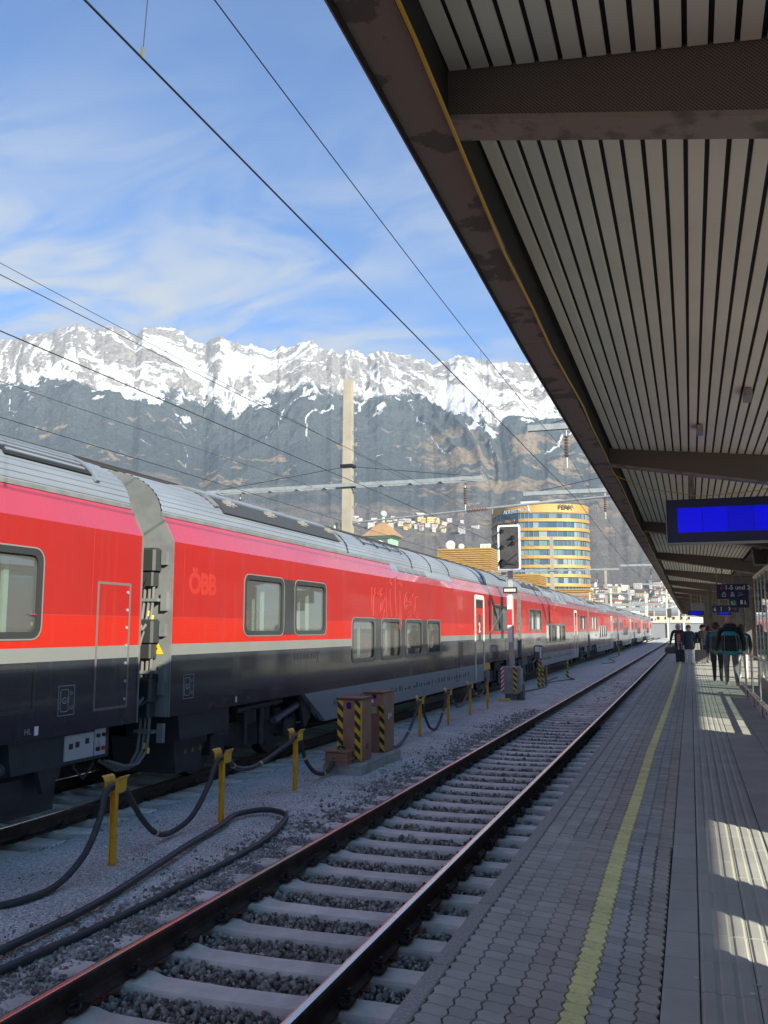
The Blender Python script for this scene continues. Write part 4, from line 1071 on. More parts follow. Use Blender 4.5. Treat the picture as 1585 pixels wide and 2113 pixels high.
    text('class_letters', 'economy', .30, M_darkred, t, (HW+.002, 3.9, 1.60), extrude=.001, bold=.006)
    for y in (.36, 23.55):
        q = MB(); ring_prism(q, [(y,1.20),(y+.27,1.20),(y+.27,1.52),(y,1.52)], [(y+.007,1.207),(y+.263,1.207),(y+.263,1.513),(y+.007,1.513)], 'x', HW, HW+.002)
        ring_prism(q, rrect(y+.035,y+.17,1.24,1.48,.03), rrect(y+.042,y+.163,1.247,1.473,.026), 'x', HW, HW+.002); q.build('marking_box', M_pale, t)
        text('marking', 'G1', .10, M_pale, t, (HW+.001, y+.062, 1.325), extrude=.001)
        text('marking', 'G1', .05, M_pale, t, (HW+.001, y+.185, 1.42), extrude=.001); text('marking', 'G2', .05, M_pale, t, (HW+.001, y+.185, 1.26), extrude=.001)
    text('marking', '4L', .10, M_pale, t, (HW+.001, 22.55, 1.03), extrude=.001)
    text('marking', 'HL', .085, M_pale, t, (HW+.001, 23.05, 1.06), extrude=.001)
    q = MB(); q.box(HW,HW+.002,23.2,23.26,1.04,1.13); q.box(HW,HW+.002,1.83,1.87,1.05,1.13); q.build('marking', M_white, t)
    # --- long skirt with slanted ends
    s = MB(); s.prism([(4.35,Z0),(5.35,Z_SK),(19.15,Z_SK),(19.6,Z0)], 'x', HW-.16, HW+.001); so = s.build('skirt', M_skirt, t)
    s = MB(); s.prism([(4.35,Z0),(5.35,Z_SK),(19.15,Z_SK),(19.6,Z0)], 'x', -HW-.001, -HW+.16); s.build('skirt', M_skirt, t)
    text('coach_number', 'A-ÖBB 73 81 26-91 406-1  Bbmpz', .17, mat('marking_dark', (0.05,0.055,0.06), .6), so, (HW+.003, 5.7, .70), extrude=.001)
    rs = random.Random(1)
    q = MB(); y = 9.2
    while y < 16.6:
        w = rs.uniform(.05,.16); h = rs.uniform(.05,.13); q.box(HW+.001,HW+.003,y,y+w,.70,.70+h); y += w+rs.uniform(.07,.3)
    q.build('coach_markings', MATS['marking_dark'], so)
    q = MB(); ring_prism(q, [(15.1,.62),(15.5,.62),(15.5,1.28),(15.1,1.28)], [(15.12,.64),(15.48,.64),(15.48,1.26),(15.12,1.26)], 'x', HW, HW+.006); q.build('skirt_hatch', M_udk, t)
    # --- underframe boxes at both ends
    for y0, y1, name in ((.35,1.75,'end_box'),(22.9,24.55,'end_box')):
        s = MB(); s.prism([(y0,Z0),(y0+.06,.66),(y1,.66),(y1,Z0)], 'x', .55, HW-.06); s.build(name, M_udk, t)
    for y0, y1 in ((.55,1.35),(22.2,23.9)):
        s = MB(); s.prism([(y0,.66),(y0+.1,.18),(y1-.05,.18),(y1,.66)], 'x', .2, HW-.25); bx_ = s.build('equipment_box', M_udk, t)
        q = MB()
        for k in range(3): q.prism([(y0+.28+k*.2,.42),(y0+.36+k*.2,.42),(y0+.32+k*.2,.50)], 'x', HW-.249, HW-.246)
        q.build('warning_marks', mat('warning_dim_yellow', (0.22,0.15,0.03), .6), bx_)
    # white control plate on the far-end box
    q = MB(); q.box(HW-.058,HW-.045,23.75,24.25,.70,.97); cp = q.build('control_plate', M_alu, t)
    q = MB(); q.box(HW-.058,HW-.045,24.27,24.47,.70,.99); cp2 = q.build('control_plate', M_alu, t)
    q = MB()
    for y, z in ((23.82,.82),(23.93,.83),(24.1,.85)): q.box(HW-.046,HW-.041,y,y+.065,z,z+.06)
    q.build('switch', M_rub, cp)
    for y, z, r_, m in ((24.32,.92,.022,M_rub),(24.42,.92,.022,M_rub),(24.36,.84,.034,M_alu),(24.32,.77,.024,M_rub),(24.42,.77,.024,mat('button_red', (0.4,0.02,0.02), .4))):
        q = MB(); q.cyl((HW-.046,y,z),(HW-.02,y,z),r_,n=10,); q.build('knob', m, cp2)
    # --- ends: gangway bellows, connector boxes, cables
    for y, sg in ((0,-1),(CL,1)):
        e = MB()
        for k in range(4): e.prism(rrect(-.62+.03*(k%2),.62-.03*(k%2),1.15,3.35,.2,3), 'y', y+sg*.085*k, y+sg*.085*(k+1))
        e.build('gangway_bellows', M_rub, t)
        e = MB(); e.box(-1.0,-.75,y+min(0,sg*.3),y+max(0,sg*.3),.9,1.25); e.box(-.25,.25,y+min(0,sg*.33),y+max(0,sg*.33),.75,1.05); e.build('coupler', M_blk, t)
    for z in (2.98, 2.05, 1.30):
        e = MB(); e.cbox(1.04,1.29,-.20,-.002,z-.10,z+.20,.03); e.cbox(1.06,1.25,-.17,-.004,z-.30,z-.10,.02); co = e.build('connector_box', mat('connector_dark', (0.035,0.038,0.037), .5), t)
        for bx6 in ((1.02,1.305,-.14,-.002,z-.50,z-.46),(1.31,1.40,-.06,-.001,z-.62,z-.38),(1.30,1.38,-.06,-.001,z-.02,z+.14)): e = MB(); e.box(*bx6); e.build('bracket', M_end, co)
        for k, x in enumerate((1.09,1.16,1.22)):
            e = MB(); e.tube([(x,-.09,z-.28),(x,-.10,z-.50),(x-.01,-.12,z-.72),(x-.05,-.24,z-.92+.03*k),(x-.12,-.42,z-.93+.03*k),(x-.20,-.66,z-.78)], .021, 8)
            c = e.build('cable', M_cable, co, smooth=True)
            if k:
                q = MB(); q.cyl((x-.002,-.103,z-.56-.06*k),(x-.006,-.108,z-.63-.06*k),.026,n=8); q.build('cable_tag', M_ctag, c)
    rsx = random.Random(4)
    for k in range(9):
        x0_, z0_ = rsx.uniform(1.0,1.24), rsx.choice((3.0,2.6,2.3,2.0,1.75,1.5)); q = MB()
        q.tube(spline3([(x0_,-.03,z0_),(x0_+rsx.uniform(-.05,.05),-.2,z0_-rsx.uniform(.1,.3)),(x0_-.02,-.36,z0_-rsx.uniform(.3,.5)),(x0_-.05,-.52,z0_-rsx.uniform(.1,.3)),(x0_-.02,-.67,z0_-rsx.uniform(-.1,.15))]), rsx.uniform(.010,.019), 7)
        q.build('jumper_cable', M_rub if k % 3 else M_cable, t, smooth=True)
    tri = MB(); tri.prism([(1.12,1.80),(1.34,1.80),(1.23,1.99)], 'y', -.004, -.001); tw = tri.build('warning_triangle', mat('warning_yellow', (0.78,0.52,0.02), .4), t)
    q = MB(); q.bar((1.25,-.006,1.94),(1.21,-.006,1.88),.012,.004,up=(0,1,0)); q.bar((1.21,-.006,1.885),(1.25,-.006,1.875),.012,.004,up=(0,1,0)); q.bar((1.25,-.006,1.88),(1.215,-.006,1.815),.012,.004,up=(0,1,0)); q.build('lightning_bolt', M_rub, tw)
    # --- bogies
    for yc in (3.0, 21.9):
        bg = MB()
        for s in (-1, 1):
            bg.prism([(yc-1.75,.60),(yc-1.75,.42),(yc-.75,.36),(yc-.4,.28),(yc+.4,.28),(yc+.75,.36),(yc+1.75,.42),(yc+1.75,.60),(yc+.6,.70),(yc-.6,.70)], 'x', s*1.02-.08, s*1.02+.08)
        bg.box(-1.0,1.0,yc-.28,yc+.28,.38,.80); bo = bg.build('bogie', M_blk, t)
        for ya in (yc-1.25, yc+1.25):
            w = MB(); w.cyl((-1.05,ya,.46),(1.05,ya,.46),.085,n=10)
            for s in (-1, 1):
                w.cyl((s*.68,ya,.46),(s*.82,ya,.46),.46,n=32); w.cyl((s*.66,ya,.46),(s*.69,ya,.46),.485,n=32); w.cyl((s*.82,ya,.46),(s*.835,ya,.46),.30,n=24)
            w.build('wheelset', mat('wheel_steel', (0.05,0.048,0.046), .5, .5), bo, smooth=True)
            for s in (-1, 1):
                x = MB(); x.cbox(s*1.1-.12,s*1.1+.12,ya-.19,ya+.19,.30,.62,.04); x.cyl((s*1.10,ya-.32,.52),(s*1.10,ya-.32,.80),.085,n=10); x.cyl((s*1.10,ya+.32,.52),(s*1.10,ya+.32,.80),.085,n=10); x.build('axle_box', M_udk, bo)
        for s in (-1, 1):
            x = MB(); x.cyl((s*1.12,yc-.24,.66),(s*1.12,yc-.24,1.0),.17,n=14); x.cyl((s*1.12,yc+.24,.66),(s*1.12,yc+.24,1.0),.17,n=14); x.build('air_spring', M_rub, bo)
            x = MB(); x.cyl((s*1.25,yc+.5,.62),(s*1.25,yc+1.7,.86),.062,n=10); x.cyl((s*1.25,yc+1.0,.72),(s*1.25,yc+1.75,.87),.045,n=10,); x.build('damper', mat('damper_grey', (0.10,0.115,0.13), .4, .3), bo)
            x = MB(); x.prism([(yc+1.35,Z0),(yc+1.95,Z0),(yc+1.85,.55),(yc+1.6,.40)], 'x', s*1.3-.03, s*1.3+.03); x.build('bogie_bracket', M_udk, bo)
            for a_, b_, r_ in (((s*1.28,yc-.9,.90),(s*1.28,yc+.7,.93),.05),((s*1.2,yc-.4,.35),(s*1.2,yc-.4,.95),.04),((s*1.22,yc+.1,.30),(s*1.22,yc+.1,.95),.05)): x = MB(); x.cyl(a_, b_, r_, n=10); x.build('brake_pipe', M_udk, bo)
            x = MB(); x.tube([(s*1.3,yc+2.0,.98),(s*1.32,yc+2.1,.6),(s*1.3,yc+2.3,.45),(s*1.28,yc+2.5,.6),(s*1.26,yc+2.5,.98)],.014,6); x.build('brake_hose', M_udk, bo)
    # belly between the bogies
    bl = MB(); bl.box(-1.2,1.25,5.6,19.0,.40,Z0); bl.build('belly', M_blk, t)
    return t
proto = coach_proto()
labels = ['nearest red coach, cut off by the left edge, roof vent and service hatch showing',
          'whole red double-deck coach beside the hazard-striped brown cabinets, large pale outlined lettering',
          'red coach just behind the signal mast, third from the camera',
          'fourth red coach, its end in front of the round golden tower',
          'fifth red coach down the line', 'sixth red coach down the line, small in the distance', 'farthest red coach at the end of the train']
for i in range(7):
    c = proto if i == 0 else copy_tree(proto)
    c.location = (TRT, 9.58-CL+PITCH*i, 0); c['label'] = labels[i]
# ================================================================== CANOPY
XE, XC = -1.17, 2.85; C_END = 150.0; C_BACK = -5.1
BEAM_Y = [3.69 + 8.93*k for k in range(-1, 17)]
def z_soff(x): return 4.60 - .105*(min(x, 2*XC-x) + .93)
def z_beam(x): return 4.355 - .178*(min(x, 2*XC-x) + .90)
M_cbr = mat('canopy_brown_paint', (0.100,0.068,0.064), .7, col2=(0.060,0.043,0.040), scale=2.2, detail=7, lo=.46, hi=.56, bump=.4, bscale=12, bdist=.006)
M_peel = mat('canopy_peeling_paint', (0.225,0.18,0.16), .65, col2=(0.105,0.092,0.08), scale=2.6, detail=9, lo=.535, hi=.555, bump=.5, bscale=14, bdist=.006)
M_cdk = mat('canopy_dark_steel', (0.009,0.009,0.012), .8, col2=(0.014,0.013,0.015), scale=3)
M_flg = mat('canopy_beam_flange', (0.27,0.235,0.21), .6, col2=(0.15,0.13,0.115), scale=5, detail=8, lo=.5, hi=.6, bump=.2, bscale=20)
M_slat = mat('ceiling_slat', (0.78,0.755,0.675), .55, col2=(0.71,0.685,0.61), scale=.8, rand=.05)
M_col = mat('canopy_column', (0.16,0.15,0.135), .6, col2=(0.12,0.11,0.10), scale=3)
def perf_mat():
    m = mat('beam_perforated_sheet', (0.072,0.052,0.046), .6)
    N = m.node_tree.nodes; L = m.node_tree.links; b = N['Principled BSDF']
    g = N.new('ShaderNodeNewGeometry'); mp = N.new('ShaderNodeMapping'); mp.inputs['Scale'].default_value = (90,0,90); mp.inputs['Rotation'].default_value = (0,.785,0); L.new(g.outputs['Position'], mp.inputs[0])
    v = N.new('ShaderNodeTexVoronoi'); v.inputs['Randomness'].default_value = 0; v.inputs['Scale'].default_value = 1.0; L.new(mp.outputs[0], v.inputs['Vector'])
    r = N.new('ShaderNodeMapRange'); r.inputs[1].default_value = .26; r.inputs[2].default_value = .34; L.new(v.outputs['Distance'], r.inputs[0])
    x = N.new('ShaderNodeMix'); x.data_type = 'RGBA'; x.inputs[6].default_value = (0.012,0.010,0.010,1); x.inputs[7].default_value = (0.16,0.132,0.115,1)
    L.new(r.outputs[0], x.inputs[0]); L.new(x.outputs[2], b.inputs['Base Color']); return m
M_perf = perf_mat()
cn = thing('platform_canopy', 'dark platform canopy with slatted ceiling and peeling brown edge beam', 'canopy', (0,0,0))
# roof sheet
r = MB()
for a, b_ in ((XE, XC), (XC, 2*XC-XE)):
    za, zb = (4.655, 4.655-.105*(XC-XE)) if a == XE else (4.655-.105*(XC-XE), 4.655)
    r.add([(a,C_BACK,za-.02),(b_,C_BACK,zb-.02),(b_,C_END,zb-.02),(a,C_END,za-.02),(a,C_BACK,za),(b_,C_BACK,zb),(b_,C_END,zb),(a,C_END,za)],
          [(0,1,2,3),(7,6,5,4),(0,4,5,1),(1,5,6,2),(2,6,7,3),(3,7,4,0)])
r.build('roof_sheet', M_cdk, cn)
def xoff(y): return .0125*(7-y) if y < 7 else 0.0        # the canopy edge bends away slightly at this end
def strip(mb, x0, x1, y0, y1, z0, z1):
    sg = 1 if x0 < XC else 0
    ys = [y0] + [y for y in (7.0,) if y0 < y < y1] + [y1]
    vs = []
    for y in ys:
        d = sg*xoff(y); vs += [(x0+d,y,z0),(x1+d,y,z0),(x1+d,y,z1),(x0+d,y,z1)]
    fs = [(3,2,1,0)]
    for i in range(len(ys)-1): o = 4*i; fs += [(o,o+1,o+5,o+4),(o+1,o+2,o+6,o+5),(o+2,o+3,o+7,o+6),(o+3,o,o+4,o+7)]
    o = 4*(len(ys)-1); fs.append((o,o+1,o+2,o+3)); mb.add(vs, fs)
# edge beams: visible brown underside, dark inner face
for s in (0, 1):
    X = (lambda x: x) if s == 0 else (lambda x: 2*XC-x)
    lo = lambda a, b_: (min(X(a),X(b_)), max(X(a),X(b_)))
    nseg = 13; L_ = (C_END-C_BACK)/nseg
    for k in range(nseg):
        e = MB(); a, b_ = lo(-1.168, -.966); strip(e,a,b_,C_BACK+k*L_+.004,C_BACK+(k+1)*L_-.004,4.352,4.364); e.build('edge_plate', M_peel, cn)
    e = MB(); a, b_ = lo(-1.184, -1.170); strip(e,a,b_,C_BACK,C_END,4.338,4.66); e.build('fascia', M_cdk, cn)
    e = MB(); a, b_ = lo(-1.192, -1.185); strip(e,a,b_,C_BACK,C_END,4.338,4.352); e.build('drip_edge', mat('drip_zinc', (0.30,0.27,0.24), .5, .3), cn)
    e = MB(); a, b_ = lo(-.976, -.967); strip(e,a,b_,C_BACK,C_END,4.365,4.625); e.build('inner_fascia', M_cdk, cn)
# black sheet above the slats, standing for the unlit void
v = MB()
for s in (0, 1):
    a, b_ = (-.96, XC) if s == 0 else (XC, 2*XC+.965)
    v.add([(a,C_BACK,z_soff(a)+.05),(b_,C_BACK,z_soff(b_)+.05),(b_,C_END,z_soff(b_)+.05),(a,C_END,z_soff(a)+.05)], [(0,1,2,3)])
v.build('void_shade_sheet', mat('void_shade_black', (0.006,0.006,0.007), .9), cn)
# slats between the beams
NS = 26; rest = MB(); cnt = 0
tilt = math.atan(-.105)
def slat_mesh(L_):
    s = MB(); s.prism([(-.039,.0),(-.036,-.008),(.036,-.008),(.039,.0),(.039,.010),(-.039,.010)], 'y', 0, L_); return s.mesh('slat', M_slat)
SLM = slat_mesh(8.93-.17)
bays = [(BEAM_Y[i]+.085) for i in range(len(BEAM_Y)-1)]
for i, yb in enumerate(bays):
    for k in range(NS):
        x = -.925 + .05 + k*.1
        if i >= 1 and cnt < 300 or i == 0 and False:
            o = link('slat', SLM, cn, (x, yb, z_soff(x)+random.uniform(-.002,.002))); o.rotation_euler = (0, -tilt, 0); cnt += 1
        else: rest.obox((x, yb+4.38, z_soff(x)), (.078, 8.76, .012), Matrix.Rotation(-tilt, 3, 'Y'))
    for k in range(NS):
        x = 2*XC - (-.925 + .05 + k*.1); rest.obox((x, yb+4.38, z_soff(x)), (.078, 8.76, .012), Matrix.Rotation(tilt, 3, 'Y'))
tag(rest.build('far_slats', M_slat, cn, fix=False), kind='stuff')
gt = MB(); gt.box(1.66, 4.04, C_BACK, C_END, 4.215, 4.235); gt.build('gutter_panel', M_cdk, cn)
# beams
xa, xb = -.965, 2*XC+.965
bm = MB(); bm.prism([(xa, z_soff(xa)+.03),(XC, z_soff(XC)+.03),(xb, z_soff(xb)+.03),(xb, z_beam(xb)+.02),(XC, z_beam(XC)+.02),(xa, z_beam(xa)+.02)], 'y', -.075, .075)
BME = bm.mesh('beam', M_perf)
fl = MB()
for s in (0, 1):
    a, b_ = (xa+.02, XC) if s == 0 else (XC, xb-.02)
    fl.add([(a,-.09,z_beam(a)),(b_,-.09,z_beam(b_)),(b_,.09,z_beam(b_)),(a,.09,z_beam(a)),(a,-.09,z_beam(a)+.025),(b_,-.09,z_beam(b_)+.025),(b_,.09,z_beam(b_)+.025),(a,.09,z_beam(a)+.025)],
           [(0,3,2,1),(4,5,6,7),(0,1,5,4),(1,2,6,5),(2,3,7,6),(3,0,4,7)])
FME = fl.mesh('beam_flange', M_flg)
for y in BEAM_Y:
    if y > C_END: continue
    b_ = link('beam', BME, cn, (0, y, 0)); link('beam_flange', FME, b_, (0,0,0))
def column(x, y, w=.40, d=.30):
    c = MB(); zt = z_beam(x) + .02
    c.box(x-w/2, x-w/2+.05, y-d/2, y+d/2, PLZ+.004, zt); c.box(x+w/2-.05, x+w/2, y-d/2, y+d/2, PLZ+.004, zt); c.box(x-w/2+.05, x+w/2-.05, y-.05, y+.05, PLZ+.004, zt)
    co = c.build('column', M_col, cn)
    q = MB(); q.box(x-w/2-.04,x+w/2+.04,y-d/2-.04,y+d/2+.04,PLZ+.003,PLZ+.03); q.build('base_plate', M_col, co)
for y in BEAM_Y:
    if y < C_END: column(XC, y, .5, .4)
for y in BEAM_Y[6:9]: column(.98, y, .26, .3)
# yellow cable wandering along the edge
pts = []
for k in range(0, 60):
    y = -4 + k*1.0; pts.append((xoff(y)-.952 + .012*math.sin(y*.9) + .008*math.sin(y*2.3), y, 4.362 + .02*math.sin(y*.55+1) - .035*max(0, math.sin(y*.32+.6))))
c = MB(); c.tube(pts, .009, 6); tag(c.build('edge_cable', mat('cable_yellow', (0.62,0.40,0.05), .5), None, smooth=True), 'thin yellow cable clipped along the inner edge of the canopy', 'cable')
c = MB(); pts = [(-.95,13.2,4.33),(-.5,13.25,4.12),(.2,13.3,3.98),(.9,13.3,4.02),(1.6,13.2,4.12)]
c.tube(pts, .006, 6); tag(c.build('sagging_cable', MATS['cable_yellow'], None, smooth=True), 'thin pale cable sagging across the canopy above the large blue display', 'cable')
for i, y in enumerate((9.2, 10.9, 23.7)):
    x = (.62, .2, .9)[i]
    t = thing('ceiling_lamp', ('small silver lamp box between ceiling slats in front of the large display', 'small dark lamp box between ceiling slats', 'small far lamp box between ceiling slats')[i], 'lamp', (x, y, z_soff(x)))
    q = MB(); q.cbox(-.035,.035,-.16,.16,-.09,-.015,.01); q.build('housing', mat('lamp_housing', (0.32,0.31,0.30), .4, .4), t); q = MB(); q.box(-.01,.01,-.14,-.10,-.016,.02); q.box(-.01,.01,.10,.14,-.016,.02); q.build('clip', M_col, t)

# ================================================================== SIGNS UNDER THE CANOPY
M_navy = mat('sign_navy', (0.010,0.012,0.075), .4); M_screen = mat('screen_blue', (0.0,0.0,0.25), .3, emit=(0.0,0.0,1.0), estr=.24)
M_screen2 = mat('screen_blue_dim', (0.0,0.0,0.2), .3, emit=(0.0,0.0,1.0), estr=.18)
M_sgrey = mat('sign_frame_silver', (0.32,0.33,0.35), .4, .4); M_swh = mat('sign_white', (0.62,0.62,0.60), .5); M_sred = mat('sign_red', (0.55,0.04,0.02), .5); M_sgreen = mat('sign_green', (0.05,0.25,0.16), .5)
def display(label, x0, x1, y, z0, z1, n, hang):
    t = thing('departure_display', label, 'display board', ((x0+x1)/2, y, z0)); w = x1-x0; h = z1-z0
    q = MB(); q.cbox(-w/2,w/2,0,.28,0,h,.01); q.build('housing', M_navy, t)
    q = MB(); q.box(-w/2-.012,-w/2-.001,-.004,.284,-.012,h+.006); q.box(-w/2,w/2,-.004,.284,-.014,-.002); q.build('edge_trim', M_sgrey, t)
    a = -w/2+.14; sw = (w-.28)/n
    for k in range(n):
        q = MB(); q.box(a+k*sw+.004,a+(k+1)*sw-.004,-.006,-.001,h*.23,h*.80); q.build('screen', M_screen if k % 3 != 2 else M_screen2, t)
    q = MB()
    for x in hang: q.cyl((x-(x0+x1)/2,.14,h),(x-(x0+x1)/2,.14,z_soff(x)-z0),.035,n=10)
    q.build('hanger', M_flg, t)
    return t
display('large blue display board hanging from the canopy, cut by the right edge', -.255, 2.05, 13.25, 3.33, 3.94, 6, (.10, 1.6))
display('small blue display far down the platform under a grey board', -.12, .86, 62, 2.98, 3.28, 3, (.1,.7))
display('small blue display far down the platform right of the columns', 1.55, 2.35, 58, 2.92, 3.15, 2, (1.7,2.2))
t = thing('grey_board', 'grey board hanging above the small far blue display', 'sign', (.5,63,3.32)); q = MB(); q.box(-.36,.42,0,.1,0,.46); q.build('panel', mat('board_grey', (0.26,0.27,0.30), .6), t)
q = MB(); ring_prism(q, [(-.24,.12),(.40,.12),(.40,.36),(-.24,.36)], [(-.22,.14),(.38,.14),(.38,.34),(-.22,.34)], 'y', -.01, 0); q.build('panel_frame', M_rub, t)
q = MB(); q.cyl((0,.05,.46),(0,.05,z_soff(.5)-3.32),.03,n=8); q.build('hanger', M_col, t)
# direction sign
t = thing('direction_sign', 'navy hanging sign with red arrow and pictograms above the passengers', 'sign', (.868, 32, 3.08))
q = MB(); q.box(0,1.0,0,.14,.02,.52); q.build('upper_panel', M_navy, t)
q = MB(); q.box(.385,1.0,-.001,.139,-.27,.018); q.build('lower_panel', M_navy, t)
text('sign_letters', '1-5 und 2', .205, M_swh, t, (.26, -.004, .335), face='y', extrude=.002, bold=.002)
q = MB(); q.bar((.17,-.004,.48),(.17,-.004,.35),.018,.004,up=(0,1,0)); q.bar((.17,-.004,.345),(.125,-.004,.395),.018,.004,up=(0,1,0)); q.bar((.17,-.004,.345),(.215,-.004,.395),.018,.004,up=(0,1,0)); q.build('arrow', M_sred, t)
q = MB(); ring_prism(q, [(.17,.10),(.29,.10),(.29,.21),(.17,.21)], [(.185,.115),(.275,.115),(.275,.215),(.185,.215)], 'y', -.004, -.001); q.bar((.23,-.004,.15),(.23,-.004,.25),.014,.003,up=(0,1,0)); q.bar((.23,-.004,.255),(.20,-.004,.215),.012,.003,up=(0,1,0)); q.bar((.23,-.004,.255),(.26,-.004,.215),.012,.003,up=(0,1,0)); q.build('exit_pictogram', M_swh, t)
q = MB(); q.prism(rrect(.43,.56,.10,.18,.02), 'y', -.004, -.001); q.prism(rrect(.45,.54,.19,.25,.02), 'y', -.004, -.001); q.build('taxi_pictogram', mat('sign_dimwhite', (0.3,0.3,0.32), .5), t)
q = MB(); q.bar((.66,-.004,.12),(.82,-.004,.18),.02,.003,up=(0,1,0)); q.bar((.70,-.004,.18),(.70,-.004,.25),.014,.003,up=(0,1,0)); q.bar((.76,-.004,.19),(.76,-.004,.25),.014,.003,up=(0,1,0)); q.build('escalator_pictogram', MATS['sign_dimwhite'], t)
q = MB(); q.box(.43,.60,-.005,-.002,-.18,-.03); gq = q.build('phone_panel', M_sgreen, t)
q = MB(); q.tube([(.455,-.008,-.06),(.465,-.008,-.11),(.50,-.008,-.145),(.55,-.008,-.155)], .012, 6); q.build('phone_pictogram', M_swh, gq)
q = MB(); q.box(.73,.80,-.005,-.002,-.15,-.02); q.box(.83,.92,-.005,-.002,-.15,-.13); q.box(.86,.89,-.005,-.002,-.12,-.04); q.build('lift_pictogram', M_swh, t)
q = MB(); q.cyl((.2,.07,.52),(.2,.07,z_soff(1.07)-3.08),.02,n=8); q.cyl((.8,.07,.52),(.8,.07,z_soff(1.67)-3.08),.02,n=8); q.build('hanger', M_col, t)
t = thing('platform_number_sign', 'navy hanging sign with white 6 and 7 and red arrow', 'sign', (.80, 36, 2.72))
q = MB(); q.box(0,.93,0,.14,0,.27); q.build('panel', M_navy, t)
text('sign_letters', '6', .19, M_swh, t, (.05,-.004,.065), face='y', extrude=.002, bold=.002); text('sign_letters', '7', .19, M_swh, t, (.56,-.004,.065), face='y', extrude=.002, bold=.002)
q = MB(); q.box(.30,.335,-.004,-.001,.05,.22); q.build('divider', M_sgrey, t)
q = MB(); q.bar((.72,-.004,.13),(.84,-.004,.13),.016,.003,up=(0,1,0)); q.bar((.845,-.004,.13),(.80,-.004,.175),.016,.003,up=(0,1,0)); q.bar((.845,-.004,.13),(.80,-.004,.085),.016,.003,up=(0,1,0)); q.build('arrow', M_sred, t)
q = MB(); q.cyl((.2,.07,.27),(.2,.07,z_soff(1.0)-2.72),.02,n=8); q.cyl((.75,.07,.27),(.75,.07,z_soff(1.55)-2.72),.02,n=8); q.build('hanger', M_col, t)
t = thing('loudspeaker', 'dark wedge loudspeaker hanging below the canopy right of the display', 'loudspeaker', (1.62, 22.5, 3.62))
q = MB(); q.prism([(-.17,.34),(.17,.34),(.13,.0),(-.13,.0)], 'y', 0, .22); q.build('housing', mat('speaker_dark', (0.05,0.04,0.035), .6), t)
q = MB(); q.bar((-.19,.1,.36),(-.15,.1,-.02),.02,.03,up=(0,1,0)); q.bar((.19,.1,.36),(.15,.1,-.02),.02,.03,up=(0,1,0)); q.bar((-.15,.1,-.02),(.15,.1,-.02),.02,.03); q.cyl((0,.11,.34),(0,.11,z_soff(1.62)-3.62),.02,n=8); q.build('bracket', M_sgrey, t)

# ================================================================== RIGHT SIDE OF THE PLATFORM
M_sg = glass_mat('shelter_glass', (0.86,0.90,0.88), 1.6)
M_stl = mat('brushed_steel', (0.48,0.47,0.45), .32, .9, rvar=.1, bscale=6)
def glass_house(label, name, x0, x1, y0, y1, zt, step, m=M_sg):
    t = thing(name, label, 'glass enclosure', (0,0,0))
    n = max(1, round((y1-y0)/step))
    for k in range(n):
        a = y0+(y1-y0)*k/n; b_ = y0+(y1-y0)*(k+1)/n
        q = MB(); q.box(x0,x0+.016,a+.035,b_-.035,PLZ+.32,zt-.05); q.build('glass_pane', m, t)
        q = MB(); q.box(x1-.016,x1,a+.035,b_-.035,PLZ+.32,zt-.05); q.build('glass_pane', m, t)
    for k in range(n+1):
        a = y0+(y1-y0)*k/n
        for x in (x0-.012, x1-.036): q = MB(); q.box(x,x+.048,a-.03,a+.03,PLZ+.003,zt); q.build('post', M_stl, t)
    for y in (y0, y1): q = MB(); q.box(x0+.05,x1-.05,y-.008,y+.008,PLZ+.32,zt-.05); q.build('glass_pane', m, t)
    q = MB(); q.box(x0-.03,x1+.03,y0-.05,y1+.05,zt,zt+.06); q.build('top_frame', M_stl, t)
    q = MB(); q.box(x0-.03,x0+.05,y0-.05,y1+.05,PLZ+.002,PLZ+.30); q.box(x1-.05,x1+.03,y0-.05,y1+.05,PLZ+.002,PLZ+.30); q.build('plinth', mat('plinth_metal', (0.30,0.29,0.27), .5, .4), t)
    return t
glass_house('tall glass stair enclosure with steel posts at the right edge', 'stair_enclosure', 1.75, 3.9, 16.3, 27.3, 3.53, 1.2)
t = thing('handrail', 'double steel handrail beside the glass stair enclosure', 'railing', (1.15, 0, PLZ))
q = MB(); q.tube([(0,13.2,1.04),(0,22.5,1.04)], .024, 10); q.build('upper_rail', M_stl, t, smooth=True)
q = MB(); q.tube([(-.02,13.2,.28),(-.02,24.0,.27)], .028, 10); q.build('lower_rail', M_stl, t, smooth=True)
for y in (13.4, 15.6, 17.8, 20.0, 22.3): q = MB(); q.cyl((0,y,.004),(0,y,1.03),.022,n=10); q.cyl((0,y,.002),(0,y,.014),.06,n=12); q.build('post', M_stl, t, smooth=True)
q = MB(); q.box(.04,.10,13.2,22.4,.003,.22); q.build('kick_plate', mat('kick_plate', (0.40,0.38,0.37), .6), t)
for k in range(8): q = MB(); q.cyl((.04,13.8+k*1.1,.12),(.03,13.8+k*1.1,.12),.025,n=8); q.build('bolt_hole', M_rub, t)
def parapet(label, x0, x1, y0, y1, h):  # added low walls out of view, placed to cut the platform sun patches
    t = thing('shade_wall', label, 'parapet', ((x0+x1)/2, (y0+y1)/2, PLZ)); w, d = (x1-x0)/2, (y1-y0)/2
    q = MB(); q.cbox(-w,w,-d,d,.003,h,.01); q.build('wall', mat('shade_wall_concrete', (0.44,0.43,0.40), .8, col2=(0.36,0.35,0.33), scale=3), t)
    q = MB(); q.cbox(-w-.03,w+.03,-d-.02,d+.02,h,h+.05,.01); q.build('coping', M_stl, t)
parapet('added unseen low wall beside the camera, shading the platform', 1.36, 1.46, -4.0, 3.82, 1.0)
parapet('added unseen low wall with steel coping, shading the middle of the platform', 1.36, 1.46, 7.10, 13.44, 1.0)
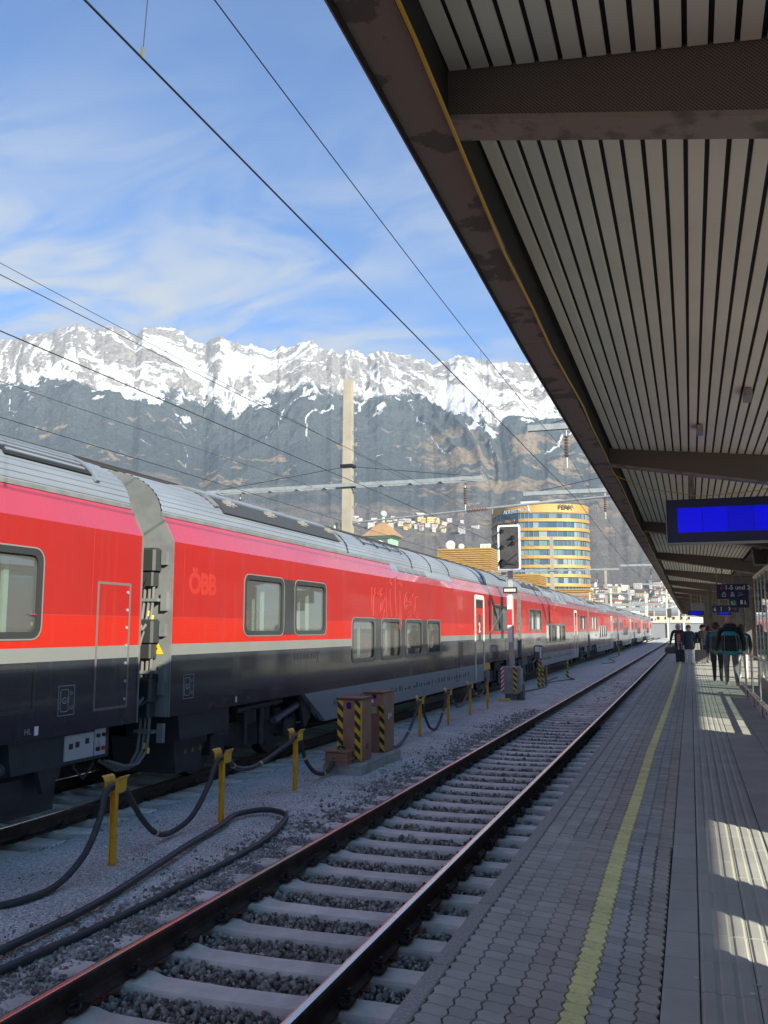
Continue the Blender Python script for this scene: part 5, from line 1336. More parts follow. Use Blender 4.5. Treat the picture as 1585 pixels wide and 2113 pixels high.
# ================================================================== MASTS AND WIRES
M_mast = mat('mast_concrete', (0.40,0.36,0.28), .9, col2=(0.27,0.25,0.20), scale=1.2, detail=8, lo=.35, hi=.7, bump=.3, bscale=30)
M_galv = mat('galvanised_steel', (0.38,0.41,0.41), .5, .4, col2=(0.31,0.34,0.34), scale=5)
M_ins = mat('insulator_brown', (0.13,0.08,0.06), .3); M_wire = mat('wire_dark', (0.035,0.037,0.04), .45, .6)
def insulator(mb_parent, x, z, L_=.9):
    q = MB(); q.cyl((x,0,z),(x,0,z-.18),.02,n=6); q.cyl((x,0,z-L_+.12),(x,0,z-L_-.15),.02,n=6); io = q.build('insulator', M_galv, mb_parent)
    q = MB()
    for k in range(7): q.cyl((x,0,z-.2-k*.085),(x,0,z-.25-k*.085),.065,.04,n=12)
    q.build('insulator_discs', M_ins, io)
def mast(label, x, y, top, armz, a0, a1, ins, w=.38, steps=True, foot=-.3):
    t = thing('catenary_mast', label, 'mast', (x, y, foot), 0, 'overhead line masts')
    h = top-foot; q = MB()
    q.add([(-w*.55,-w*.45,0),(w*.55,-w*.45,0),(w*.55,w*.45,0),(-w*.55,w*.45,0),(-w*.40,-w*.33,h),(w*.40,-w*.33,h),(w*.40,w*.33,h),(-w*.40,w*.33,h)],
          [(0,3,2,1),(4,5,6,7),(0,1,5,4),(1,2,6,5),(2,3,7,6),(3,0,4,7)]); q.build('shaft', M_mast, t)
    az = armz-foot
    ar = MB(); ar.box(a0-x, a1-x, -.24, -.20, az-.06, az+.06); ar.box(a0-x, a1-x, .20, .24, az-.06, az+.06)
    for k in range(int((a1-a0)/1.1)): ar.box(a0-x+k*1.1+.3,a0-x+k*1.1+.36,-.2,.2,az-.05,az+.05)
    ao = ar.build('cross_arm', M_galv, t)
    cl = MB()
    for z in (az, h*.72): cl.box(-w*.62,w*.62,-w*.55,w*.55,z-.05,z+.05)
    cl.build('clamp', M_rub, t)
    for xi in ins: insulator(t, xi-x, az-.1)
    for xi in (a0, a1):
        br = MB(); br.tube([(xi-x,-.0,az+.05),(0,0,h*.72)], .010, 5); br.build('stay_wire', M_wire, t)
    if steps:
        n = int((h-5.5)/.55)
        for k in range(n):
            s = MB(); z = 4.6+k*.55; s.tube([(w*.42,-.05,z),(w*.42+.17,-.05,z+.0),(w*.42+.17,-.05,z+.10),(w*.42+.12,-.05,z+.12)], .012, 5); s.build('step_iron', M_galv, t)
    return t
mast('near concrete overhead mast with cross arm behind the train', -11.55, 30, 11.2, 7.26, -17.2, -6.5, (-7.2,-15.9))
mast('second concrete mast, standing in front of the round tower', -11.55, 81, 10.3, 7.3, -17, -5.7, (-7.6,-15.6), steps=False)
mast('third concrete mast right of the round tower', -11.55, 136, 11.0, 7.2, -17, -5.7, (-7.6,-15.6), steps=False)
mast('far concrete mast near the end of the train', -11.55, 190, 10.8, 7.2, -17, -5.7, (-7.6,), steps=False)
def bracket_mast(label, x, y, armz, a0, ins, top):
    t = thing('catenary_mast', label, 'mast', (x, y, PLZ), 0, 'overhead line masts'); h = top-PLZ; az = armz-PLZ
    q = MB(); q.box(-.14,.14,-.14,.14,.003,h); q.build('shaft', M_galv, t)
    q = MB(); q.box(a0-x,.1,-.07,.07,az-.08,az+.08); q.build('cross_arm', M_galv, t)
    q = MB(); q.tube([(a0-x+.4,0,az+.05),(0,0,h-.1)], .012, 5); q.build('stay_wire', M_wire, t)
    for xi in ins: insulator(t, xi-x, az-.08)
bracket_mast('slim mast rising through the canopy, arm and insulator over the near track', XC+.62, 23.8, 7.5, -3.95, (-2.93,), 9.2)
bracket_mast('slim mast rising through the canopy with plain arm reaching the train', XC+.62, 35.3, 7.45, -6.1, (-2.93,), 9.2)
bracket_mast('far slim mast rising through the canopy', XC+.62, 78, 7.4, -5.4, (-2.93,), 9.0)
bracket_mast('slim mast rising through the far part of the canopy', XC+.62, 112, 7.4, -5.4, (-2.93,), 9.0)
def wire(name, label, pts, r, parent=None):
    q = MB(); q.tube(pts, r, 6); o = q.build(name, M_wire, parent, smooth=True)
    return tag(o, label, 'wire') if parent is None else o
def catenary(cx, zc, zm, where, y0=-12, y1=230, span=27.4, off=23.8, rc=.0075, rm=.0055):
    t = thing('overhead_line', f'contact wire and messenger wire hung over {where}', 'wire', (cx, 0, 0), 0, 'overhead lines')
    n = int((y1-y0)/2.2)
    def X(y): return .18*(2*abs((((y-off)/span) % 2)-1)-1)
    def ZM(y): p = (((y-off)/span) % 1)-.5; return zm + .28*((2*p)**2) - .05
    ys = np.linspace(y0, y1, n)
    wire('contact_wire', '', [(X(y), y, zc) for y in ys], rc, t); wire('messenger_wire', '', [(X(y)*.3, y, ZM(y)) for y in ys], rm, t)
    y = 4.3
    while y < 110:
        if y > y0: wire('dropper', '', [(X(y), y, zc), (X(y)*.3, y, ZM(y))], .003, t); q = MB(); q.box(X(y)-.007,X(y)+.007,y-.012,y+.012,zc,zc+.07); q.build('dropper_clamp', mat('clamp_dull', (0.16,0.15,0.13), .6), t)
        y += 9.0
    return t
catenary(TRK, 5.56, 6.47, 'the near empty track')
catenary(TRT, 5.73, 6.48, 'the red train', off=30, span=51)
catenary(-12.9, 6.30, 7.05, 'the track beyond the red train', off=30, span=51)
wire('earth_wire', 'long thin wire running level from mast to mast beyond the train', [(-11.9, -10, 9.0), (-11.9, 30, 8.8), (-11.9, 81, 8.8), (-11.9, 136, 8.8), (-11.9, 190, 8.8)], .006)
t = thing('registration_arm', 'pale registration arm with long insulator above the coach roof beside the mast', 'registration arm', (-11.4, 30, 5.9))
q = MB(); q.tube([(0,0,.0),(4.4,-.2,.25),(9.3,-.4,.5)], .035, 8); q.build('tube', M_galv, t, smooth=True)
q = MB()
for k in range(8): q.cyl((4.35+k*.09,-.2,.25+k*.005),(4.40+k*.09,-.2,.253+k*.005),.085,.05,n=10)
q.build('insulator_discs', M_ins, t)
q = MB(); q.tube([(6.4,-.28,.32),(6.5,-.28,.05),(8.4,-.3,-.05)], .02, 6); q.build('steady_arm', M_galv, t)

# platform canopy beyond the train
t = thing('far_platform_canopy', 'long low pale canopy roof showing above the coach roofs', 'canopy', (0,0,0))
q = MB(); q.box(-11.15,-10.2,-14,205,4.72,5.10); q.build('roof_edge', mat('far_canopy_grey', (0.36,0.365,0.36), .8, col2=(0.28,0.285,0.28), scale=2, stretch=(1,1,.2)), t)
q = MB(); q.box(-11.17,-10.17,-14,205,5.10,5.17); q.build('roof_flashing', mat('flashing_dark', (0.05,0.045,0.04), .6), t)
for k in range(11): q = MB(); q.box(-10.95,-10.75,-6+k*20,-5.7+k*20,-.4,4.72); q.build('column', M_galv, t)
tag(sheet('far_platform', np.array([-16.0,-11.0,-9.6]), np.arange(-20, 230, 10.0), lambda x: .50, M_slab), kind='structure')

# ================================================================== SIGNAL
M_sdk = mat('signal_black', (0.045,0.045,0.044), .6, col2=(0.06,0.06,0.058), scale=3); M_swt = mat('signal_white', (0.80,0.79,0.76), .5)
SX, SY = -5.56, 29.4
t = thing('railway_signal', 'tall signal with black lamp panel in white frame beside the train', 'railway signal', (SX, SY, -.16))
q = MB(); q.box(-.07,.07,-.07,.07,.3,4.2); q.build('mast', mat('signal_mast_grey', (0.40,0.40,0.37), .7), t)
q = MB(); q.prism(rrect(-.35,.35,4.20,5.66,.06), 'y', -.16, -.12); hd = q.build('lamp_panel', M_sdk, t)
q = MB(); ring_prism(q, rrect(-.375,.375,4.17,5.69,.07), rrect(-.32,.32,4.23,5.63,.05), 'y', -.175, -.115); q.build('panel_frame', M_swt, hd)
for x, z in ((-.21,5.48),(.14,5.25),(.15,5.07),(-.21,4.95),(-.19,4.42)):
    big = .12 if z < 4.5 else .062
    q = MB(); n_ = 16; R0 = big
    vs = []; 
    for k in range(n_+1):
        a = math.radians(-30 + 240*k/n_)
        for yy, rr in ((-.17,R0),(-.17-big*1.9,R0*1.02)): vs.append((x+rr*math.cos(a), yy, z+rr*math.sin(a)))
    fs = [(2*k,2*k+2,2*k+3,2*k+1) for k in range(n_)]
    q.add(vs, fs); ho = q.build('lamp_hood', M_rub, hd)
    q = MB(); q.cyl((x,-.17,z),(x,-.19,z),R0*.9,n=16); q.build('lamp_lens', mat('lens_dark', (0.03,0.03,0.035), .1, coat=.5), ho)
for x, z in ((.16,5.46),(.16,4.72),(.17,4.42)): q = MB(); ring_prism(q, rrect(x-.13,x+.13,z-.13,z+.13,.129,6), rrect(x-.12,x+.12,z-.12,z+.12,.119,6), 'y', -.172, -.161); q.build('blank_ring', mat('blank_ring', (0.12,0.12,0.118), .5), hd)
q = MB(); q.bar((-.1,-.2,4.45),(.3,-.3,4.72),.02,.02); q.bar((-.1,-.2,4.42),(.34,-.26,4.42),.02,.02); q.build('hood_shade', M_rub, hd)
for z0, z1, m in ((2.92,3.36,M_swt),(2.40,2.92,mat('plate_red', (0.55,0.03,0.03), .5)),(1.85,2.40,M_swt)): q = MB(); q.box(-.11,.045,-.085,-.072,z0,z1); q.build('marker_plate', m, t)
q = MB(); q.box(-.23,.23,-.10,-.075,3.44,3.64); npl = q.build('name_plate', M_rub, t)
q = MB()
for k in range(6): q.box(-.19+k*.065,-.145+k*.065,-.104,-.101,3.49,3.59)
q.build('name_marks', M_swt, npl)
q = MB(); q.prism([(-.06,1.40),(.06,1.40),(0,1.52)], 'y', -.075, -.072); q.build('warning_mark', mat('warning_yellow', (0.78,0.52,0.02), .4), t)
q = MB(); q.bar((-.9,0.1,1.9),(.0,.0,3.3),.01,.01); q.build('stay', M_galv, t)

def hazard_mat(name, c1, c2, axis_n, scale, ang=1):
    m = mat(name, c1, .5); N = m.node_tree.nodes; L = m.node_tree.links; b = N['Principled BSDF']
    g = N.new('ShaderNodeNewGeometry'); sp = N.new('ShaderNodeSeparateXYZ'); L.new(g.outputs['Position'], sp.inputs[0])
    a = N.new('ShaderNodeMath'); a.operation = 'MULTIPLY_ADD'; a.inputs[1].default_value = ang; L.new(sp.outputs[axis_n], a.inputs[0]); L.new(sp.outputs[2], a.inputs[2])
    s = N.new('ShaderNodeMath'); s.operation = 'MULTIPLY'; s.inputs[1].default_value = scale; L.new(a.outputs[0], s.inputs[0])
    f = N.new('ShaderNodeMath'); f.operation = 'FRACT'; L.new(s.outputs[0], f.inputs[0])
    h = N.new('ShaderNodeMath'); h.operation = 'GREATER_THAN'; h.inputs[1].default_value = .5; L.new(f.outputs[0], h.inputs[0])
    x = N.new('ShaderNodeMix'); x.data_type = 'RGBA'; x.inputs[6].default_value = (*c1,1); x.inputs[7].default_value = (*c2,1)
    L.new(h.outputs[0], x.inputs[0]); L.new(x.outputs[2], b.inputs['Base Color']); return m
M_hzx = hazard_mat('hazard_yellow_black', (0.72,0.46,0.02), (0.02,0.02,0.02), 0, 5.6, 1.0)
M_hzy = hazard_mat('hazard_yellow_black_side', (0.72,0.46,0.02), (0.02,0.02,0.02), 1, 5.6, 1.0)
M_hzr = hazard_mat('hazard_red_white', (0.60,0.03,0.03), (0.75,0.74,0.72), 0, 7.5, -1.0)
M_gcab = mat('cabinet_grey', (0.22,0.22,0.20), .6, col2=(0.28,0.275,0.25), scale=4)
t = thing('signal_cabinet', 'small grey relay cabinet with hazard stripes at the signal foot', 'cabinet', (-5.5, 28.95, -.15))
q = MB(); q.cbox(-.30,.27,-.20,.30,.22,1.07,.015); q.build('body', M_gcab, t)
q = MB(); q.box(-.2,.2,-.1,.25,0,.22); q.box(.22,.36,.1,.4,0,.5); q.build('foot', mat('plinth_dark', (0.16,0.155,0.15), .8), t)
q = MB(); q.box(-.305,-.20,-.212,-.201,.30,1.05); q.build('hazard_strip', M_hzr, t); q = MB(); q.box(.10,.21,-.212,-.201,.30,1.05); q.build('hazard_strip', M_hzx, t)
q = MB(); q.box(.271,.33,-.15,.27,.3,1.02); q.build('side_door', mat('cabinet_grey_light', (0.33,0.33,0.32), .5, .3), t)
q = MB(); q.cbox(-.32,.02,-.5,-.26,0,.09,.02); q.build('yellow_step', mat('step_yellow', (0.62,0.50,0.12), .7), t)

# ================================================================== BROWN CABINETS
M_brn = mat('cabinet_brown', (0.34,0.185,0.12), .5, col2=(0.28,0.15,0.098), scale=3, detail=6, bump=.05, bscale=30)
t = thing('cabinet_plinth', 'low concrete plinth under the two brown cabinets', 'plinth', (-5.22, 14.5, -.14))
q = MB(); q.cbox(-.36,.28,-1.05,1.0,-.06,.16,.015); q.build('block', mat('plinth_concrete', (0.40,0.39,0.35), .9, col2=(0.28,0.28,0.24), scale=4, bump=.3, bscale=25), t)
ca = thing('supply_cabinet', 'nearer brown box cabinet with yellow and black stripes', 'cabinet', (-5.24, 13.98, .022))
q = MB(); q.cbox(-.20,.19,-.26,.27,0,.97,.008); q.build('body', M_brn, ca)
q = MB(); q.box(-.225,.215,-.28,.29,.97,1.0); q.build('lid', mat('cabinet_brown_dark', (0.10,0.052,0.034), .5), ca)
for x0 in (-.20, .095): q = MB(); q.box(x0,x0+.095,-.268,-.261,.05,.96); q.build('hazard_strip', M_hzx, ca)
q = MB(); q.box(.191,.197,-.26,-.20,.02,.96); q.build('corner_strip', M_yel, ca)
q = MB(); q.box(-.045,.035,-.268,-.262,.83,.93); q.build('label_plate', M_navy, ca)
for k in range(2): 
    for j in range(3): q = MB(); q.box(.191,.194,.02+k*.06,.06+k*.06,.18+j*.03,.195+j*.03); q.build('vent_slot', M_rub, ca)
hb = thing('hose_coupling_box', 'rusty brown hose coupling box at the foot of the nearer cabinet', 'coupling box', (-5.34, 13.48, .02))
q = MB(); q.cbox(-.16,.20,-.14,.13,.0,.20,.02); q.box(-.19,.23,-.17,.15,.20,.225); q.box(-.19,.23,-.17,.15,.07,.09); q.build('body', M_brn, hb)
q = MB(); q.tube([(.0,.0,.22),(.02,.02,.27),(.08,.05,.25),(.12,.03,.22)], .018, 8); q.build('coupling', M_rub, hb)
cb = thing('supply_cabinet', 'farther brown cabinet with slanted striped front and paper notices', 'cabinet', (-5.21, 15.15, .022))
q = MB(); q.prism([(-.26,0),(.26,0),(.26,1.0),(-.34,1.0),(-.34,.80),(-.26,.62)], 'x', -.17, .17); q.build('body', M_brn, cb)
q = MB(); q.box(-.19,.19,-.37,.28,1.0,1.025); q.build('lid', MATS['cabinet_brown_dark'], cb)
q = MB(); q.box(.08,.169,-.268,-.262,.02,.60); q.build('hazard_strip', M_hzx, cb); q = MB(); q.obox((.125,-.304,.71),(.085,.008,.19),Matrix.Rotation(.418,3,'X')); q.build('hazard_strip', M_hzx, cb)
q = MB(); q.obox((-.03,-.308,.72),(.15,.008,.13),Matrix.Rotation(.418,3,'X')); q.build('notice', mat('notice_yellow', (0.60,0.55,0.25), .7), cb)
q = MB(); q.box(-.06,.0,-.349,-.342,.84,.90); q.build('notice', M_white, cb)
q = MB(); q.box(.171,.174,-.05,.0,.55,.65); q.build('notice', M_white, cb); q = MB(); q.prism([(.03,.58),(.13,.58),(.08,.68)], 'x', .171, .174); q.build('warning_mark', mat('notice_pale', (0.6,0.6,0.55), .6), cb)
q = MB(); q.box(-.03,.05,-.349,-.342,.92,.985); q.build('label_plate', M_navy, cb); q = MB(); q.cyl((.1,-.35,.955),(.1,-.36,.955),.03,n=12); q.build('button', mat('button_pale_red', (0.5,0.15,0.15), .5), cb)
q = MB(); q.cbox(-.10,.12,.27,.42,.0,.16,.015); q.build('outlet_box', M_brn, cb)

# ================================================================== CABLE POSTS AND HOSES
POSTS = [(-5.37,7.68,.70),(-5.33,9.74,.70),(-5.385,11.97,.70),(-5.495,18.58,.70),(-5.54,21.1,.71),(-5.60,23.6,.72)]
plabels = ['nearest yellow hose post with bent saddle plates', 'second yellow hose post from the camera, beside the coiled end of the lying hose', 'yellow hose post just left of the brown cabinets',
           'yellow hose post just right of the brown cabinets', 'middle yellow hose post right of the brown cabinets', 'yellow hose post next to the tall plug holder post']
def hose_post(x, y, zt, label, hook=True):
    t = thing('hose_post', label, 'hose post', (x, y, -.15), 0, 'yellow hose posts'); h = zt+.15
    q = MB()
    for a, b_, c, d in ((-.029,-.022,-.025,.025),(.022,.029,-.025,.025),(-.022,.022,-.004,.004)): q.box(a,b_,c,d,-.15,h-.14)
    q.build('shaft', M_yel, t)
    if hook:
        q = MB(); q.box(-.055,.075,-.05,.05,h-.145,h-.13)
        for s, k in ((-1,.0),(1,.0)):
            pts = [(s*.052, h-.145),(s*.058,h-.04),(s*.075,h+.0),(s*.10,h+.015),(s*.105,h+.008),(s*.083,h-.008),(s*.068,h-.04),(s*.062,h-.145)]
            q.prism([(u+.01, v) for u, v in pts], 'y', -.085, .085)
        q.build('saddle', M_yel, t)
    return t
for (x, y, z), l in zip(POSTS, plabels): hose_post(x, y, z, l)
t = hose_post(-5.585, 25.7, .80, 'tall yellow post with plug holder and yellow sign beside the signal cabinet', False); t.name = 'plug_post'
q = MB(); q.box(-.09,.09,-.04,.0,1.12,1.30); q.build('sign', mat('sign_yellow', (0.70,0.50,0.10), .5), t); q = MB(); q.cbox(-.07,.07,-.16,-.02,.78,1.10,.03); q.build('plug', mat('plug_grey', (0.20,0.19,0.19), .5), t); q = MB(); q.box(-.02,.02,-.02,.02,.7,1.3); q.build('plug_bracket', M_yel, t); q = MB(); q.box(-.10,.06,-.05,.05,.22,.28); q.build('bracket', M_yel, t)
M_hose = mat('hose_rubber', (0.030,0.033,0.038), .5, col2=(0.045,0.048,0.052), scale=20, bump=.15, bscale=90)
M_band = mat('hose_band', (0.62,0.42,0.22), .5)
def spline(P, n=10):
    P = [Vector(p) for p in P]; out = []
    Q = [P[0]*2-P[1]] + P + [P[-1]*2-P[-2]]
    for i in range(1, len(Q)-2):
        for k in range(n):
            t_ = k/n; a, b_, c, d = Q[i-1], Q[i], Q[i+1], Q[i+2]
            out.append(.5*((2*b_) + (c-a)*t_ + (2*a-5*b_+4*c-d)*t_*t_ + (3*b_-a-3*c+d)*t_**3))
    out.append(P[-1]); return out
def hose(label, P, r=.030, bands=()):
    t = thing('supply_hose', label, 'hose', tuple(P[0]), 0, 'black supply hoses'); o = Vector(P[0]); S = [p-o for p in spline(P)]
    q = MB(); q.tube(S, r, 10); q.build('tube', M_hose, t, smooth=True)
    for f in bands:
        k = int(f*(len(S)-2)); a, b_ = S[k], S[k+1]; d = (b_-a).normalized()*.02
        q = MB(); q.cyl(a-d, a+d, r*1.14, n=10); q.build('band', M_band, t, smooth=True)
    return t
def over(x, y, z): return [(x+.005,y-.16,z-.14),(x,y,z-.085),(x+.005,y+.16,z-.14)]
p = POSTS
hose('thick black hose draped over the three yellow posts left of the brown cabinets',
     [(-6.2,5.2,-.11),(-5.62,6.05,-.11),(-5.36,6.30,-.10),(-5.29,6.75,-.08),(-5.30,7.15,.09),(-5.34,7.42,.36)] + over(*p[0]) + [(-5.36,8.12,.24),(-5.42,8.5,.0),(-5.45,8.85,-.07),(-5.40,9.2,.04),(-5.35,9.48,.35)] + over(*p[1]) +
     [(-5.40,10.2,.43),(-5.48,10.7,.34),(-5.48,11.1,.36),(-5.42,11.6,.49)] + over(*p[2]) + [(-5.40,12.35,.24),(-5.42,12.75,.0),(-5.40,13.1,-.07),(-5.36,13.3,.03),(-5.33,13.42,.22)], .030, (.36,.60,.68,.86,.93))
hose('thick black hose sagging between the yellow posts right of the brown cabinets',
     [(-5.20,15.55,.10),(-5.25,15.9,.0),(-5.40,16.8,-.09),(-5.47,17.6,.03),(-5.49,18.2,.35)] + over(*p[3]) + [(-5.50,18.95,.28),(-5.52,19.4,-.02),(-5.53,19.85,-.10),(-5.54,20.3,.0),(-5.54,20.75,.32)] + over(*p[4]) +
     [(-5.56,21.6,.38),(-5.58,22.2,.20),(-5.59,22.7,.22),(-5.6,23.2,.42)] + over(*p[5]) + [(-5.6,24.1,.45),(-5.6,24.7,.28),(-5.6,25.2,.40),(-5.59,25.58,.75)], .030, (.12,.22,.45,.62,.9))
hose('thick black hose lying in a long loop on the gravel',
     [(-4.62,3.0,-0.088),(-4.63,4.4,-0.093),(-4.65,5.4,-0.098),(-4.70,6.6,-0.098),(-4.98,8.33,-0.083),(-5.13,9.35,-0.083),(-5.24,9.95,-0.078),(-5.05,10.33,-0.078),(-4.72,10.2,-0.088),(-4.55,9.75,-0.103),(-4.42,8.85,-0.133),(-4.39,7.35,-0.143),(-4.39,6.27,-0.143),(-4.45,5.15,-0.133),(-4.5,3.6,-0.128),(-4.5,2.8,-0.128)], .032)
for i, (P, l) in enumerate([([(-5.9,30.6,-.12),(-5.8,32,-.11),(-5.6,33.4,-.11),(-5.5,34.4,-.11),(-5.45,36,-.11),(-5.9,39,-.11),(-6.0,43,-.12)], 'thin black hose lying on the gravel behind the signal cabinet'),
                            ([(-5.9,38,-.12),(-5.3,40.5,-.11),(-5.0,41.2,-.11),(-5.4,42.6,-.11),(-6.0,46,-.12)], 'thin black hose curled at the foot of the striped bollard'),
                            ([(-5.5,60,-.12),(-5.0,63,-.11),(-5.2,66,-.11),(-5.9,70,-.11),(-5.7,76,-.11)], 'thin black hose lying on the gravel far down the line')]): hose(l, P, .022)
def bollard(label, x, y, h, kind):
    t = thing('striped_bollard', label, 'bollard', (x, y, -.15), 0, 'bollards between the tracks')
    q = MB(); q.cyl((0,0,-.1),(0,0,h),.055,n=14); q.build('post', M_hzx if kind < 2 else M_brn, t, smooth=True)
    if kind == 1:
        q = MB(); q.cbox(-.16,.16,-.10,.10,h,h+.55,.04); q.build('hydrant_box', mat('hydrant_dark', (0.10,0.09,0.09), .5), t); q = MB(); q.box(-.11,.05,-.112,-.101,h+.3,h+.5); q.box(.07,.14,-.112,-.101,h+.05,h+.48); q.build('hydrant_label', M_white, t)
    if kind == 0: q = MB(); q.box(-.09,.09,-.05,.05,h,h+.05); q.build('cap', M_galv, t); 
    if kind == 2: q = MB(); q.box(-.22,.12,-.06,.06,h,h+.03); q.build('shelf', M_brn, t)
bollard('striped bollard carrying a dark hydrant box behind the signal', -5.56, 34.8, 1.1, 1)
bollard('short striped bollard beside the hydrant bollard', -5.66, 36.3, .75, 0)
bollard('brown post with small shelf beside the striped bollards', -5.60, 36.9, .78, 2)
bollard('lone striped bollard in the middle of the gravel path', -5.53, 43.0, .8, 0)
bollard('far striped bollard on the gravel path', -5.80, 78.8, .8, 0)

# ================================================================== END OF THE STATION
t = thing('corrugated_fence', 'grey corrugated fence across the end of the tracks', 'fence', (0, 232, 0))
for k in range(22):
    q = MB(); x = -13+k*.9; pr = [(x+i*.09, .05*(i % 2)) for i in range(11)]
    q.prism(pr + [(u, v+.03) for u, v in reversed(pr)], 'z', -.4, 3.4); q.build('panel', mat('fence_grey', (0.24,0.25,0.27), .6), t)
q = MB(); q.box(-13.1,7,-.15,.0,3.4,3.55); q.build('top_rail', M_galv, t)
for x in (-9.5, -5.2, -1.5): q = MB(); q.bar((x,-.2,-.4),(x,-.2,3.6),.4,.4); q.build('post', M_swt, t)
t = thing('white_wall', 'bright white sunlit wall behind the fence right of the far track', 'wall', (6, 236, 0)); q = MB(); q.box(-6,26,0,.4,-.4,5.0); q.build('panel', M_white, t); q = MB(); q.box(-6.1,26.1,-.1,.5,5.0,5.25); q.build('coping', M_galv, t)
rs = random.Random(9)
def yard_mast(x, y, h, label):
    t = thing('yard_mast', label, 'mast', (x, y, -.4), 0, 'far masts beyond the station')
    q = MB(); q.box(-.17,.17,-.15,.15,0,h); q.build('shaft', mat('yard_mast_pale', (0.58,0.55,0.46), .8), t)
    q = MB(); a, b_ = rs.uniform(-8,-4), rs.uniform(3,7); q.box(a,b_,-.1,.1,h*.7,h*.7+.2); q.build('cross_arm', M_galv, t)
    q = MB(); q.bar((a,0,h*.72),(0,0,h*.98),.04,.04); q.bar((b_,0,h*.72),(0,0,h*.98),.04,.04); q.build('stay', M_galv, t)
    q = MB(); q.box(.2,.55,-.1,.1,h*.45,h*.45+.8); q.build('signal_box', M_sdk, t)
for i, (x, y, h) in enumerate(((-14,175,10),(-21,205,10.5),(-9.5,222,10),(-4.6,205,11),(-2.6,240,12),(1.0,262,11),(-12,270,12),(-18,300,12),(-7,300,12),(3.5,330,12),(-1.5,345,12),(-26,260,11),(-33,330,12),(-4,380,13),(-14,390,13))):
    yard_mast(x, y, h, 'pale mast with cross arm ' + ('left of the far coaches' if x/y < -.06 else 'above the last coaches' if x/y < -.03 else 'just right of the last coach' if x/y < -.015 else 'next to the canopy end'))
for i, (y, x0, x1, z) in enumerate(((252,-24,6,8.2),(318,-30,8,8.6),(285,-20,9,7.4))):
    t = thing('gantry', 'pale gantry beam spanning the far tracks', 'gantry', (0, y, 0), 0, 'gantries beyond the station')
    q = MB(); q.box(x0,x1,-.25,.25,z,z+.5); q.build('beam', M_galv, t)
    for x in (x0, x1): q = MB(); q.box(x-.2,x+.2,-.2,.2,-.4,z); q.build('leg', M_galv, t)
t = thing('far_signal', 'far dark railway signal standing beyond the train', 'railway signal', (-3.9, 190, -.3)); q = MB(); q.box(-.08,.08,-.08,.08,0,5); q.build('mast', M_galv, t); q = MB(); q.cbox(-.42,.42,-.2,-.05,4.6,6.4,.05); q.build('lamp_panel', M_sdk, t)
t = thing('litter', 'crumpled blue wrapper lying on a sleeper end below the platform edge', 'litter', (-1.62, 6.9, -.15)); q = MB(); q.add([(-.06,-.03,0),(.05,-.04,.01),(.06,.03,.02),(-.05,.04,.0),(0,0,.035)], [(0,1,4),(1,2,4),(2,3,4),(3,0,4)]); q.build('wrapper', mat('wrapper_blue', (0.03,0.06,0.35), .5), t)
t = thing('litter', 'scrap of white paper on the gravel right of the brown cabinets', 'litter', (-4.85, 14.2, -.135)); q = MB(); q.add([(-.07,-.03,0),(.06,-.05,.012),(.08,.04,.004),(-.05,.05,.016)], [(0,1,2,3)]); q.build('paper', M_white, t)
# ================================================================== PEOPLE
def skin_body(verts, edges, radii, root=0):
    me = bpy.data.meshes.new('body'); me.from_pydata(verts, edges, [])
    o = bpy.data.objects.new('body', me); COL.objects.link(o)
    sk = o.modifiers.new('skin', 'SKIN'); sk.use_smooth_shade = True
    for i, (a, b_) in enumerate(radii): me.skin_vertices[0].data[i].radius = (a, b_); me.skin_vertices[0].data[i].use_root = (i == root)
    ss = o.modifiers.new('sub', 'SUBSURF'); ss.levels = 2; ss.render_levels = 2
    bpy.context.view_layer.update()
    ev = o.evaluated_get(bpy.context.evaluated_depsgraph_get()); m2 = bpy.data.meshes.new_from_object(ev)
    bpy.data.objects.remove(o); bpy.data.meshes.remove(me); return m2
def seg_d(p, a, b_):
    ab = b_-a; t_ = max(0, min(1, (p-a).dot(ab)/max(ab.length_squared, 1e-9))); return (p-(a+ab*t_)).length
SKIN = mat('skin', (0.50,0.30,0.22), .6)
